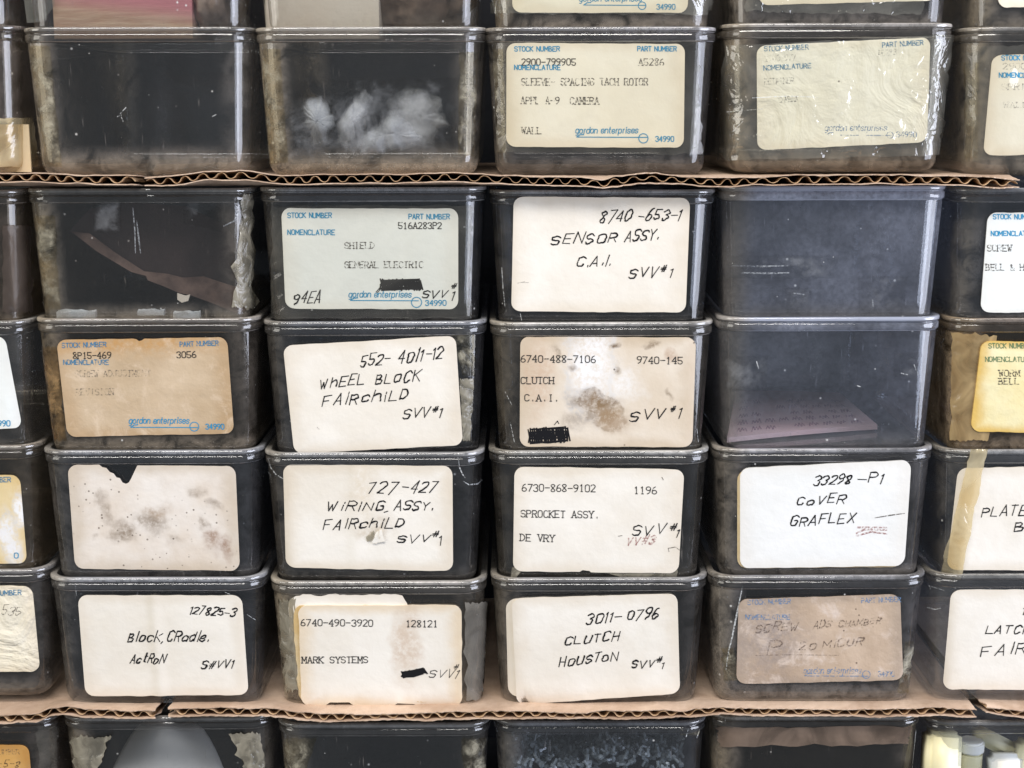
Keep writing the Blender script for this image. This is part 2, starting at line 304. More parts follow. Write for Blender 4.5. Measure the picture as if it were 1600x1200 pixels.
M['blue_soft'] = ink('worn_blue_print', (0.05, 0.22, 0.40), 0.30, 0.55, 0.85)
M['blue_pale'] = ink('pale_blue_print', (0.16, 0.28, 0.48), 0.38, 0.58, 0.75)
M['red'] = ink('faded_red_stamp', (0.36, 0.14, 0.13), 0.36, 0.6, 0.6)
M['green'] = ink('greenish_print', (0.10, 0.20, 0.10), 0.25, 0.5, 0.8)
M['purple'] = ink('faded_purple_pencil', (0.42, 0.20, 0.30), 0.35, 0.6, 0.6)
M['scuff_glint'] = ink('soft_scuff_glint', (0.55, 0.58, 0.62), 0.30, 0.65, 0.45)  # pale scuffs, and highlight streaks painted in the empty bin
M['scratch_glint'] = ink('white_scratch_glint', (0.75, 0.77, 0.78), 0.36, 0.58, 0.7)

# ------------------------------------------------------------------ object helpers
def link(name, me, mats, parent=None, smooth=True):
    if smooth:
        for p in me.polygons: p.use_smooth = True
    for mm in mats: me.materials.append(M[mm] if isinstance(mm, str) else mm)
    o = bpy.data.objects.new(name, me); COL.objects.link(o)
    if parent is not None: o.parent = parent
    return o
def tag(o, label, cat, group=None, kind=None):
    if label: o['label'] = label
    if cat: o['category'] = cat
    if group: o['group'] = group
    if kind: o['kind'] = kind
    return o
def from_bm(name, bm, mats, parent=None, smooth=True):
    me = bpy.data.meshes.new(name); bm.to_mesh(me); bm.free()
    return link(name, me, mats, parent, smooth)
def pydata(name, vs, fs, mats, parent=None, smooth=True, mi=None, uvs=None):
    me = bpy.data.meshes.new(name); me.from_pydata([tuple(v) for v in vs], [], fs)
    if mi:
        for p, k in zip(me.polygons, mi): p.material_index = k
    if uvs:
        ul = me.uv_layers.new(name='UVMap')
        for lp in me.loops: ul.data[lp.index].uv = uvs[lp.vertex_index]
    return link(name, me, mats, parent, smooth)

# ------------------------------------------------------------------ the bin
BW, BD, BH, CR = 0.0967, 0.150, 0.0613, 0.0118
def prof(z):
    """inset of the plain wall at height z"""
    d = 0.0011 + 0.0029 * (BH - 0.0063 - z) / 0.049
    if z < 0.0055:
        k = 0.0055 - max(0, z); d += 0.0055 - math.sqrt(max(0, 0.0055 ** 2 - k * k))
    return d
def outline(d, n=9, front=7):
    hw, hd, r = BW / 2 - d, BD / 2 - d, max(0.002, CR - d * 0.75)
    pts = []
    for cx, cy, a0 in ((hw - r, -hd + r, -90), (hw - r, hd - r, 0), (-hw + r, hd - r, 90), (-hw + r, -hd + r, 180)):
        for i in range(n):
            a = math.radians(a0 + 90 * i / (n - 1)); pts.append((cx + r * math.cos(a), cy + r * math.sin(a)))
    return pts
def loft(levels, cap=False):
    vs, fs = [], []
    for d, z in levels:
        vs += [(x, y, z) for x, y in outline(d)]
    n = len(outline(0))
    for k in range(len(levels) - 1):
        for i in range(n):
            j = (i + 1) % n
            fs.append((k * n + j, k * n + i, (k + 1) * n + i, (k + 1) * n + j))
    if cap: fs.append(tuple((len(levels) - 1) * n + i for i in reversed(range(n))))
    return vs, fs
H = BH
rim_levels = [(0.0029, H - 0.0058), (0.0029, H - 0.0004), (0.0026, H), (0.0006, H), (0.0002, H - 0.0002), (0.0, H - 0.0006), (0.0, H - 0.0015), (0.0002, H - 0.0019), (0.0008, H - 0.0022), (0.0009, H - 0.0024),
              (0.0006, H - 0.0027), (0.0003, H - 0.0030), (0.0003, H - 0.0052), (0.0005, H - 0.0056), (0.0009, H - 0.0059), (0.0011, H - 0.0062)]
body_levels = [(prof(z), z) for z in [H - 0.0062, H - 0.0066, H - 0.012, H - 0.024, H - 0.036, 0.012, 0.0062, 0.0055]] + [(prof(z), z) for z in (0.0040, 0.0027, 0.0015, 0.0007, 0.0002, 0.0)]
rv, rf = loft(rim_levels); bv, bf = loft(body_levels, True)
inner = [(prof(z) + 0.0017, z) for z in [H - 0.0062, H - 0.0066, H - 0.012, H - 0.030, 0.012, 0.0072]] + [(prof(z - .0017) + 0.0017, z) for z in (0.0057, 0.0044, 0.0032, 0.0024, 0.0019, 0.0017)]
iv, if_ = loft(inner, True)
bf += [tuple(reversed([i + len(bv) for i in f])) for f in if_]; bv += iv      # the inside of the moulded wall
rim_me = bpy.data.meshes.new('rim'); rim_me.from_pydata(rv, [], rf)
body_me = bpy.data.meshes.new('body'); body_me.from_pydata(bv, [], bf)
led_v, led_f = loft([(0.0028, H - 0.0050), (0.0042, H - 0.0051), (0.0044, H - 0.0056)])
led_me = bpy.data.meshes.new('ledge'); led_me.from_pydata(led_v, [], led_f)
for me, mm in ((rim_me, 'rim'), (body_me, 'shell'), (led_me, 'shell')):
    for p in me.polygons: p.use_smooth = len(p.vertices) == 4
    me.materials.append(M[mm])
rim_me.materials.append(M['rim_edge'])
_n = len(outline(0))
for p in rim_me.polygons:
    if p.index // _n in (1, 2, 3, 4, 5, 7, 13): p.material_index = 1      # lip and step, painted pale as lit edges

class Bin:
    """one storage bin: Empty root > body, rim (> ledge)"""
    def __init__(s, col, row, x, z, y, rz, look, label):
        s.loc = Vector((x, y + BD / 2, z - BH)); s.rz = rz
        s.mat = Matrix.Translation(s.loc) @ Matrix.Rotation(rz, 4, 'Z')
        blue = 0.9 if look[0] > 1.05 else 0.6 * (0.5 + 0.5 * math.sin(col * 2.1 + row * 1.3))
        s.root = bpy.data.objects.new('storage_bin', None); COL.objects.link(s.root)
        s.root.empty_display_size = 0.02
        s.root.location = s.loc; s.root.rotation_euler = (0, 0, rz)
        tag(s.root, label, 'storage bin', 'clear plastic bins stacked in rows')
        for nm, me in (('body', body_me), ('rim', rim_me)):
            o = bpy.data.objects.new(nm, me); COL.objects.link(o); o.parent = s.root; o.color = (*look, blue)
            if nm == 'rim':
                l = bpy.data.objects.new('ledge', led_me); COL.objects.link(l); l.parent = o; l.color = (*look, blue)
    def surf(s, u, z, off=0.0):
        """point on the plain wall: u metres along the outline from the middle of the front, z height, off outwards (local coordinates)"""
        d = prof(z); hw, r = BW / 2 - d, max(0.002, CR - d * 0.75)
        fy = -(BD / 2 - d); a = abs(u); sg = 1 if u >= 0 else -1
        if a <= hw - r: p, n = (a, fy), (0, -1)
        elif a <= hw - r + r * math.pi / 2:
            t = (a - hw + r) / r; p = (hw - r + r * math.sin(t), fy + r - r * math.cos(t)); n = (math.sin(t), -math.cos(t))
        else:
            q = a - (hw - r + r * math.pi / 2); p = (hw, fy + r + q); n = (1, 0)
        return Vector((sg * (p[0] + n[0] * off), p[1] + n[1] * off, z))
    def uz(s, px, py):
        """outline coordinates of the wall point seen at a photo pixel"""
        p = s.mat.inverted() @ at(px, py, s.loc.y - BD / 2 + 0.003)
        u, z = p.x, p.z
        if abs(u) > BW / 2 - 0.002: u = math.copysign(BW / 2 - 0.002, u)
        for _ in range(7):
            f0 = proj(s.mat @ s.surf(u, z)); e = 1e-5
            f1 = proj(s.mat @ s.surf(u + e, z)); f2 = proj(s.mat @ s.surf(u, z + e))
            a, b, c, d = (f1[0] - f0[0]) / e, (f2[0] - f0[0]) / e, (f1[1] - f0[1]) / e, (f2[1] - f0[1]) / e
            det = a * d - b * c
            if abs(det) < 1e3: break
            rx, ry = px - f0[0], py - f0[1]
            du, dz = (d * rx - b * ry) / det, (a * ry - c * rx) / det
            lim = 0.008
            u += max(-lim, min(lim, du)); z += max(-lim, min(lim, dz))
            z = max(-0.002, min(BH + 0.001, z)); u = max(-0.075, min(0.075, u))
            if abs(rx) + abs(ry) < 0.02: break
        return u, z

# ------------------------------------------------------------------ single-stroke lettering (x 0..4, y: baseline 2, capitals 8)
G = dict(zip('ABCDEFGHIJKLMNOPQRSTUVWXYZ', '''02 28 42;14 34|02 08;08 28 37 36 25 05;05 25 44 43 32 02|47 38 18 07 03 12 32 43|02 08;08 28 46 44 22 02|48 08 02 42;05 35|48 08 02;05 35|47 38 18 07 03 12 32 43 45 25|02 08;42 48;05 45|22 28|38 33 22 12 03|02 08;48 05;15 42|08 02 42|02 08 24 48 42|02 08 42 48|18 07 03 12 32 43 47 38 18|02 08;08 38 47 46 35 05|18 07 03 12 32 43 47 38 18;23 41|02 08;08 38 47 46 35 05;25 42|47 38 18 07 06 15 35 44 43 32 12 03|08 48;28 22|08 03 12 32 43 48|08 22 48|08 12 26 32 48|02 48;08 42|08 25 48;25 22|08 48 02 42'''.split('|')))
G.update(dict(zip('0123456789', '''18 07 03 12 32 43 47 38 18|17 28 22|07 18 38 47 46 02;02 42|07 18 38 47 46 25 35 44 43 32 12 03|32 38 04 44|48 08 05;05 25 35 44 43 32 12 03|38 17 04 03 12 32 43 44 35 15 04|08 48 12|25 16 07 18 38 47 36 25 14 03 12 32 43 34 25|12 33 46 47 38 18 07 06 15 35 46'''.split('|'))))
G.update(dict(zip('abcdeghiklnoprst', '''45 36 16 05 03 12 32 43;46 42|08 02;05 16 36 45 43 32 12 03|45 36 16 05 03 12 32 43|45 36 16 05 03 12 32 43;48 42|04 44 45 36 16 05 03 12 32 43|45 36 16 05 03 12 32 43;46 41 30 10|08 02;05 16 36 45 42|22 26;27 28|08 02;46 04;14 42|28 22|02 06;05 16 36 45 42|16 05 03 12 32 43 45 36 16|00 06;05 16 36 45 43 32 12 03|12 16;15 26 36|45 36 16 05 14 34 43 32 12 03|18 13 22 32;06 36'''.split('|'))))
G.update({'-': '05 45', '.': '22 23', ',': '22 11', '&': '42 07 18 27 03 12 22 44', '#': '12 28;32 48;04 44;06 46', '/': '02 48'})
SERIF = {'A': '02 42', 'F': '02', 'H': '02 08 42 48', 'I': '22 28', 'J': '38', 'K': '02 08 42 48', 'L': '08', 'M': '02 08 42 48', 'N': '02 08 48', 'P': '02', 'R': '02 42', 'T': '22', 'U': '08 48', 'V': '08 48', 'W': '08 48', 'X': '02 08 42 48', 'Y': '22 08 48', '1': '22', '4': '32', 'B': '08 02', 'D': '08 02', 'E': '08 02'}
ADV = {'I': .45, '1': .5, 'i': .5, 'l': .45, '.': .35, ',': .4, 'M': 1.15, 'W': 1.2, ' ': .7, 't': .75, 'r': .75, 'e': .95}
def chaikin(p, k=1):
    if len(p) > 4 and p[0] == p[-1]:      # closed loop
        p = p[:-1]
        for _ in range(k):
            q = []
            for a, b in zip(p, p[1:] + p[:1]):
                q += [(a[0] * .75 + b[0] * .25, a[1] * .75 + b[1] * .25), (a[0] * .25 + b[0] * .75, a[1] * .25 + b[1] * .75)]
            p = q
        return p + [p[0], p[1]]
    for _ in range(k):
        q = [p[0]]
        for a, b in zip(p, p[1:]):
            q += [(a[0] * .75 + b[0] * .25, a[1] * .75 + b[1] * .25), (a[0] * .25 + b[0] * .75, a[1] * .25 + b[1] * .75)]
        p = q + [p[-1]]
    return p
def text_strokes(txt, x0, y0, x1, y1, h, style):
    """polylines in photo pixels for one run of text from (x0,y0) to (x1,y1) on its baseline"""
    hand = style == 'hand'
    mono = style == 'type'
    adv = [1.0 if mono else ADV.get(c, 1.0) for c in txt]
    tot = sum(adv) - (0.0 if not mono else 0.25) * 1.0
    dx, dy = x1 - x0, y1 - y0
    out, cur = [], 0.0
    L = math.hypot(dx, dy) or 1
    ax, ay = dx / L, dy / L
    unit = L / tot
    for c, a in zip(txt, adv):
        if c in G:
            sub = G[c]
            gw = unit * (0.74 if mono else a * (0.74 if not hand else 0.62 + 0.12 * R()))
            if a < 0.55 and not mono: gw = unit * 0.7
            sl = (0.34 + 0.12 * R()) if hand else (0.16 if style == 'ital' else 0.0)
            jx, jy = ((R() - .5) * .08 * unit, (R() - .5) * .20 * h) if hand else ((R() - .5) * .05 * unit, (R() - .5) * .06 * h)
            hs = h * (0.84 + 0.3 * R()) if hand else h
            if c in 'Oo0' and hand: hs *= 0.85
            base = cur * unit
            polys = [[(int(q[0]), int(q[1])) for q in st.split()] for st in sub.split(';')]
            if mono:
                for q in SERIF.get(c, '').split():
                    x, y = int(q[0]), int(q[1]); polys.append([(x - 0.8, y), (x + 0.8, y)])
            for pl in polys:
                if len(pl) > 3 and c not in 'AEFHIKLMNTVWXYZ147#': pl = chaikin(pl, 2 if (hand or h > 12) else 1)
                pts = []
                for (gx, gy) in pl:
                    if a < 0.55 and not mono: gx = gx - 1.2
                    lx = base + gx / 4 * gw + jx; ly = (gy - 2) / 6 * hs + jy
                    if hand: lx += nz(gx * .6 + cur * 3, gy * .6) * .11 * h; ly += nz(gx * .6 + 50, gy * .6 + cur * 3) * .11 * h
                    lx += ly * sl
                    pts.append((x0 + ax * lx + ay * ly, y0 + ay * lx - ax * ly))
                out.append(pts)
        cur += a
    return out
def scribble(x0, y0, x1, y1, n=26, slant=0.0):
    """a pen crossing-out: a dense zigzag in one stroke plus a rough outline"""
    p = []
    for i in range(n + 1):
        x = x0 + (x1 - x0) * i / n + (R() - .5) * 2
        t = slant * (i / n - .5)
        p += [(x, y0 + t + R() * 3), (x + 2.5 + R() * 2, y1 + t - R() * 3)]
    q = []
    for k in range(5):
        yy = y0 + (y1 - y0) * (k + .5) / 5
        q.append([(x0 + 1 + R() * 3, yy - slant * .5), (x0 + (x1 - x0) * .5, yy + R() * 3 - 1), (x1 - R() * 3, yy + slant * .5)])
    o = [(x0, y1 - 2 - slant * .5), (x0 + 3, y0 + 2 - slant * .5), (x1 - 3, y0 + slant * .5), (x1, y1 - 3 + slant * .5), (x0 + 3, y1 - slant * .5)]
    return [p, o] + q, 3.6

class Sheet:
    """a piece of paper or tape stuck to a bin: built in photo pixels, laid on the bin's wall. Lettering is part of its mesh."""
    def __init__(s, b, quad, mat, rad=14, off=0.0006, warp=0.00012, ragged=0.0, notch=(), name='label', nx=26, ny=12, skirt=True, seed=0, curl=0.0, bend=(), botnotch=()):
        if bend: nx = 80
        s.b, s.quad, s.off, s.warp, s.seed = b, quad, off, warp, seed
        s.mats = [mat]; s.vs, s.fs, s.mi, s.uv = [], [], [], []
        s.name, s.k, s.bend, s.curl = name, 0, bend, curl
        (ax, ay), (bx, by), (cx, cy), (dx, dy) = quad
        s.wpx = math.hypot(bx - ax, by - ay); s.hpx = math.hypot(dx - ax, dy - ay)
        ru, rv_ = rad / s.wpx, rad / s.hpx
        us = sorted(set([0, 1] + [ru * (1 - math.cos(math.radians(a))) for a in (18, 36, 54, 72, 90)] + [1 - ru * (1 - math.cos(math.radians(a))) for a in (18, 36, 54, 72, 90)] +
                        [ru + (1 - 2 * ru) * i / nx for i in range(1, nx)] + [(p[0] - ax) / s.wpx for p in notch] + [q[0] for q in botnotch]))
        def cor(u):
            d = min(u, 1 - u)
            if rad <= 0 or d >= ru: return 0.0
            return rv_ * (1 - math.sqrt(max(0, 1 - (1 - d / ru) ** 2)))
        def lin(ps, u):
            for (a, va), (b_, vb) in zip(ps, ps[1:]):
                if a <= u <= b_: return va + (vb - va) * ((u - a) / (b_ - a) if b_ > a else 0)
            return 0.0
        nt = [((p[0] - ax) / s.wpx, p[1]) for p in notch]
        grid = []
        for u in us:
            t0, t1 = cor(u), 1 - cor(u)
            if nt: t0 = max(t0, lin(nt, u) / s.hpx)
            if botnotch: t1 = min(t1, 1 - lin(botnotch, u) / s.hpx)
            if ragged:
                t0 += ragged * (0.5 + 0.9 * nz(u * 9, seed + 1) + 0.5 * nz(u * 31, seed + 2)) / s.hpx
                t1 -= ragged * (0.5 + 0.9 * nz(u * 9, seed + 5) + 0.5 * nz(u * 31, seed + 6)) / s.hpx
            else:
                t0 += 0.9 * nz(u * 14, seed + .5) / s.hpx; t1 -= 0.9 * nz(u * 14, seed + 7.5) / s.hpx
            colm = []
            for j in range(ny + 1):
                v = t0 + (t1 - t0) * j / ny
                uu = u
                if ragged:
                    if u < .5: uu = u + (1 - u * 2) ** 2 * ragged * (0.6 + nz(v * 7, seed + 9) + .6 * nz(v * 25, seed + 3)) / s.wpx
                    else: uu = u - (u * 2 - 1) ** 2 * ragged * (0.6 + nz(v * 7, seed + 19) + .6 * nz(v * 25, seed + 13)) / s.wpx
                colm.append(s.vert(uu, v, 0))
            grid.append(colm)
        for i in range(len(us) - 1):
            for j in range(ny): s.face((grid[i][j], grid[i][j + 1], grid[i + 1][j + 1], grid[i + 1][j]), 0)
        if skirt:
            loop = [grid[i][0] for i in range(len(us))] + [grid[-1][j] for j in range(1, ny + 1)] + [grid[i][-1] for i in range(len(us) - 2, -1, -1)] + [grid[0][j] for j in range(ny - 1, 0, -1)]
            low = []
            for k in loop:
                u, v = s.uv[k][0], 1 - s.uv[k][1]; low.append(s.vert(u, v, None))
            top2 = []
            for k in loop: s.vs.append(s.vs[k].copy()); s.uv.append(s.uv[k]); top2.append(len(s.vs) - 1)
            loop = top2
            for i in range(len(loop)):
                j = (i + 1) % len(loop); s.face((loop[i], loop[j], low[j], low[i]), 0)
    def h(s, u, v):
        a = s.warp * (0.6 + 1.3 * nz(u * 2.3 + s.seed * 3.7, v * 1.7 + s.seed) + .3 * nz(u * 7, v * 6, s.seed))
        for (bu, wd, amp) in s.bend: a += amp * math.exp(-((u - bu) / wd) ** 2)
        if s.curl: a += s.curl * (abs(u - .5) * 2) ** 6
        return a
    def px(s, u, v):
        (ax, ay), (bx, by), (cx, cy), (dx, dy) = s.quad
        return ((ax * (1 - u) + bx * u) * (1 - v) + (dx * (1 - u) + cx * u) * v, (ay * (1 - u) + by * u) * (1 - v) + (dy * (1 - u) + cy * u) * v)
    def inv(s, x, y):
        u, v = .5, .5
        for _ in range(6):
            f = s.px(u, v); a = s.px(u + .01, v); b = s.px(u, v + .01)
            m11, m12, m21, m22 = (a[0] - f[0]) / .01, (b[0] - f[0]) / .01, (a[1] - f[1]) / .01, (b[1] - f[1]) / .01
            det = m11 * m22 - m12 * m21; rx, ry = x - f[0], y - f[1]
            u += (m22 * rx - m12 * ry) / det; v += (m11 * ry - m21 * rx) / det
        return u, v
    def vert(s, u, v, up):
        x, y = s.px(u, v); a, z = s.b.uz(x, y)
        o = 0.00015 if up is None else s.off + max(-s.off * .5, s.h(u, v)) + up
        s.vs.append(s.b.surf(a, z, o)); s.uv.append((u, 1 - v)); return len(s.vs) - 1
    def face(s, f, k): s.fs.append(f); s.mi.append(k)
    def slot(s, mat):
        if mat not in s.mats: s.mats.append(mat)
        return s.mats.index(mat)
    def stroke(s, pts, wd, mat, taper=False):
        k = s.slot(mat); s.k = (s.k + 1) % 25; up = 0.00009 + s.k * 0.000002
        q = [pts[0]]
        for p in pts[1:]:
            if math.hypot(p[0] - q[-1][0], p[1] - q[-1][1]) > 0.25: q.append(p)
        for i in range(1, len(q) - 1):     # lift the pen at sharp corners
            ax, ay, bx, by = q[i][0] - q[i - 1][0], q[i][1] - q[i - 1][1], q[i + 1][0] - q[i][0], q[i + 1][1] - q[i][1]
            if ax * bx + ay * by < 0.35 * math.hypot(ax, ay) * math.hypot(bx, by):
                s.stroke(q[:i + 1], wd, mat, taper); s.stroke(q[i:], wd, mat, taper); return
        if len(q) < 2: q = [pts[0], (pts[0][0] + wd, pts[0][1])]
        e = wd * .35
        d = math.hypot(q[1][0] - q[0][0], q[1][1] - q[0][1]); q[0] = (q[0][0] - (q[1][0] - q[0][0]) / d * e, q[0][1] - (q[1][1] - q[0][1]) / d * e)
        d = math.hypot(q[-1][0] - q[-2][0], q[-1][1] - q[-2][1]); q[-1] = (q[-1][0] + (q[-1][0] - q[-2][0]) / d * e, q[-1][1] + (q[-1][1] - q[-2][1]) / d * e)
        prev = None; n = len(q)
        for i, p in enumerate(q):
            a, b = q[max(0, i - 1)], q[min(n - 1, i + 1)]
            tx, ty = b[0] - a[0], b[1] - a[1]; L = math.hypot(tx, ty) or 1
            w_ = wd * .5 * (1.0 if not taper else (0.9 + 0.5 * nz(p[0] * .15, p[1] * .15, s.seed)) * (0.7 if i in (0, n - 1) else 1))
            nx_, ny_ = -ty / L * w_, tx / L * w_
            cur = [s.vert(*s.inv(p[0] + nx_, p[1] + ny_), up), s.vert(*s.inv(p[0] - nx_, p[1] - ny_), up)]
            if prev: s.face((prev[0], prev[1], cur[1], cur[0]), k)
            prev = cur
    def text(s, txt, x0, y0, x1, y1, h, style='hand', mat=None, wd=None):
        mat = mat or {'hand': 'pen', 'type': 'type', 'sans': 'blue', 'ital': 'blue'}[style]
        wd = wd or {'hand': 2.35, 'type': 1.45, 'sans': 1.4, 'ital': 1.3}[style]
        for p in text_strokes(txt, x0, y0, x1, y1, h, style): s.stroke(p, wd, mat, style == 'hand')
        return s
    def lines(s, strokes, wd, mat):
        for p in strokes: s.stroke(p, wd, mat, True)
        return s
    def form(s, stock, part, nom, mat='blue', hh=7.2):
        if stock: s.text('STOCK NUMBER', stock[0], stock[2], stock[1], stock[-1], hh, 'sans', mat)
        if part: s.text('PART NUMBER', part[0], part[2], part[1], part[-1], hh, 'sans', mat)
        if nom: s.text('NOMENCLATURE', nom[0], nom[2], nom[1], nom[-1], hh, 'sans', mat)
        return s
    def logo(s, gx0, gx1, gy, lx0, lx1, ly, cx, cy, cr, nx0, nx1, ny, mat='blue'):
        if gx0 is not None: s.text('gordon enterprises', gx0, gy, gx1, gy, 9.5, 'ital', mat)
        s.stroke([(lx0, ly), (lx1, ly + .5)], 1.3, mat)
        s.stroke([(lx0, ly), (lx0 + 5, ly - 3.5), (lx0 + 11, ly - 4)], 1.6, mat)
        if cr: s.stroke([(cx + cr * math.cos(i * math.pi / 9), cy + cr * math.sin(i * math.pi / 9)) for i in range(19)], 1.3, mat)
        if nx0 is not None: s.text('34990', nx0, ny, nx1, ny, 8, 'sans', mat)
        return s
    def done(s, label=None, color=None):
        # weld nothing: lettering floats a hair above the paper
        o = pydata(s.name, s.vs, s.fs, s.mats, s.b.root, True, s.mi, s.uv)
        if label: o['label'] = label
        if color: o.color = color
        return o
def mark(b, name, strokes, wd, mat='scratch_glint', off=0.0003, seed=0):
    """thin scratches, torn tape edges and painted glints that follow the wall"""
    if len(strokes) > 1:
        for i, st in enumerate(strokes): mark(b, name, [st], wd, mat, off, seed + i)
        return
    xs = [p[0] for st in strokes for p in st]; ys = [p[1] for st in strokes for p in st]
    q = [(min(xs) - 3, min(ys) - 3), (max(xs) + 3, min(ys) - 3), (max(xs) + 3, max(ys) + 3), (min(xs) - 3, max(ys) + 3)]
    s = Sheet(b, q, mat, 0, off, 0, nx=1, ny=1, skirt=False, name=name, seed=seed)
    s.vs, s.fs, s.mi, s.uv = [], [], [], []
    for st in strokes: s.stroke(st, wd, mat, True)
    return s.done()

# ------------------------------------------------------------------ setting: the dark back of the shelf and the board below
def slab(name, lo, hi, mat):
    bm = bmesh.new(); bmesh.ops.create_cube(bm, size=1)
    for v in bm.verts: v.co = Vector([(lo[k] + hi[k]) / 2 + v.co[k] * (hi[k] - lo[k]) for k in range(3)])
    return from_bm(name, bm, [mat], None, False)
tag(slab('backdrop', (-0.9, 0.20, -0.62), (0.9, 0.21, 0.5), 'back'), None, None, kind='structure')
tag(slab('shelf', (-0.9, -0.02, -0.375), (0.9, 0.199, -0.3645), 'shelf'), None, None, kind='structure')

# ------------------------------------------------------------------ bins: rim edges (left x, right x, rim y) in the photograph, haze / grime / amber, description
SPEC = {
 (0, 1): (-322, 35, 39, (0.5, 0.9, 0.35), 'bin at the far left edge with tan card showing low inside it, above the cardboard'),
 (1, 1): (37, 398, 42, (0.35, 0.75, 0.12), 'empty dark bin without a label, dusty left corner, directly above the gap in the cardboard'),
 (2, 1): (402, 757, 42, (0.5, 1.0, 0.12), 'bin with crumpled white plastic showing through its frosted dusty front'),
 (3, 1): (760, 1117, 42, (0.8, 0.35, 0.1), 'bin labelled SLEEVE SPACING TACH ROTOR on a cream card under loose tape'),
 (4, 1): (1122, 1492, 36, (0.9, 0.7, 0.2), 'bin with a crooked cream label wrapped under shiny wrinkled clear film'),
 (5, 1): (1500, 1862, 42, (0.7, 0.6, 0.1), 'bin cut off by the right edge with a bent cream label above the cardboard end'),
 (0, 2): (-318, 42, 297, (0.6, 0.5, 0.4), 'dark bin without a label at the left edge, directly under the cardboard'),
 (1, 2): (44, 400, 295, (0.45, 0.75, 0.1), 'bin without a label holding a reddish brown paper, torn tape on its right corner'),
 (2, 2): (407, 756, 293, (0.7, 0.15, 0.0), 'bin labelled SHIELD GENERAL ELECTRIC with a black crossing-out on the white card'),
 (3, 2): (763, 1118, 297, (0.9, 0.1, 0.0), 'bin with handwritten white label SENSOR ASSY under the cardboard'),
 (4, 2): (1126, 1476, 290, (9.5, 0.05, 0.0), 'clear empty bin without a label, bluish and see-through, under the cardboard'),
 (5, 2): (1484, 1836, 294, (0.6, 0.3, 0.0), 'bin labelled SCREW BELL at the right edge under the cardboard end'),
 (0, 3): (-300, 55, 502, (0.5, 0.3, 0.1), 'bin cut off by the left edge with the corner of a pale label ending 990'),
 (1, 3): (57, 410, 498, (0.6, 0.7, 0.25), 'bin with a browned label reading 8P15-469 and brown adhesive on its left corner'),
 (2, 3): (411, 760, 503, (0.7, 0.2, 0.0), 'bin with tilted handwritten label WHEEL BLOCK FAIRCHILD'),
 (3, 3): (763, 1115, 504, (1.0, 0.25, 0.1), 'bin with a brown stained label CLUTCH C.A.I. and a black crossing-out'),
 (4, 3): (1116, 1470, 496, (4.2, 0.2, 0.0), 'clear bin without a label holding a pink card on its floor'),
 (5, 3): (1475, 1826, 498, (0.6, 0.8, 0.5), 'bin with yellow label WORM under tan tape at the right edge'),
 (0, 4): (-280, 66, 698, (0.5, 0.4, 0.35), 'bin at the left edge with a tan label that has white torn patches'),
 (1, 4): (69, 412, 705, (0.8, 0.25, 0.0), 'bin with a mouldy blank label that has a notch torn from its top'),
 (2, 4): (415, 758, 708, (0.7, 0.15, 0.0), 'bin with handwritten label WIRING ASSY FAIRCHILD, paper torn in the middle'),
 (3, 4): (763, 1110, 705, (0.8, 0.1, 0.0), 'bin with typed label SPROCKET ASSY DE VRY and a faded red stamp'),
 (4, 4): (1114, 1455, 702, (0.9, 0.5, 0.1), 'bin with bright white handwritten label COVER GRAFLEX'),
 (5, 4): (1460, 1806, 704, (0.6, 0.2, 0.0), 'bin at the right edge labelled PLATE under a strip of yellowed tape'),
 (0, 5): (-258, 84, 892, (0.6, 0.5, 0.15), 'bin at the left edge with a wrinkled cream label, standing on the lower cardboard'),
 (1, 5): (82, 418, 903, (0.7, 0.2, 0.0), 'bin with handwritten creased label BLOCK, CRADLE ACTRON'),
 (2, 5): (421, 763, 910, (0.9, 0.8, 0.15), 'bin labelled MARK SYSTEMS with yellowed paper and a grey film flap'),
 (3, 5): (765, 1107, 905, (0.9, 0.3, 0.1), 'bin with two overlapping white labels, the front one CLUTCH HOUSTON'),
 (4, 5): (1108, 1440, 900, (0.6, 0.6, 0.1), 'bin with a dirty brown label and a white crack down its left side'),
 (5, 5): (1445, 1786, 899, (0.5, 0.1, 0.0), 'bin at the right edge with handwritten label LATCH FAIR'),
 (0, 6): (-236, 97, 1125, (0.6, 0.8, 0.3), 'bottom row bin at the left edge with an orange stained label'),
 (1, 6): (100, 431, 1122, (0.5, 0.7, 0.15), 'bottom row bin holding a big white paper, torn tape at both corners'),
 (2, 6): (435, 768, 1131, (0.5, 0.4, 0.05), 'dark bottom row bin without a label, ragged tape remains at its corners'),
 (3, 6): (772, 1103, 1128, (0.5, 0.3, 0.0), 'bottom row bin filled with small shiny screws'),
 (4, 6): (1107, 1437, 1120, (0.6, 0.6, 0.2), 'bottom row bin covered by brown tinted film'),
 (5, 6): (1440, 1772, 1128, (0.4, 0.2, 0.05), 'bottom row bin at the right edge full of ivory plastic parts'),
}
BINS = {}
ROW2Z = [at((v[0] + v[1]) / 2, v[2]).z for k, v in SPEC.items() if k[1] == 2]
ROW6Z = [at((v[0] + v[1]) / 2, v[2]).z for k, v in SPEC.items() if k[1] == 6]
for (c, r), (xl, xr, yy, look, lab) in SPEC.items():
    SY = 0.0105      # the outline seen at a bin's side lies on its rounded corner, a little behind its front
    if c == 0: X = at(xr, yy, SY).x - BW / 2
    elif c == 5: X = at(xl, yy, SY).x + BW / 2
    else: X = at((xl + xr) / 2, yy, SY).x
    BINS[c, r] = Bin(c, r, X, at(min(1590, max(10, (xl + xr) / 2)), yy).z, (R() - .5) * 0.0014, math.radians((R() - .5) * 0.7), look, lab)
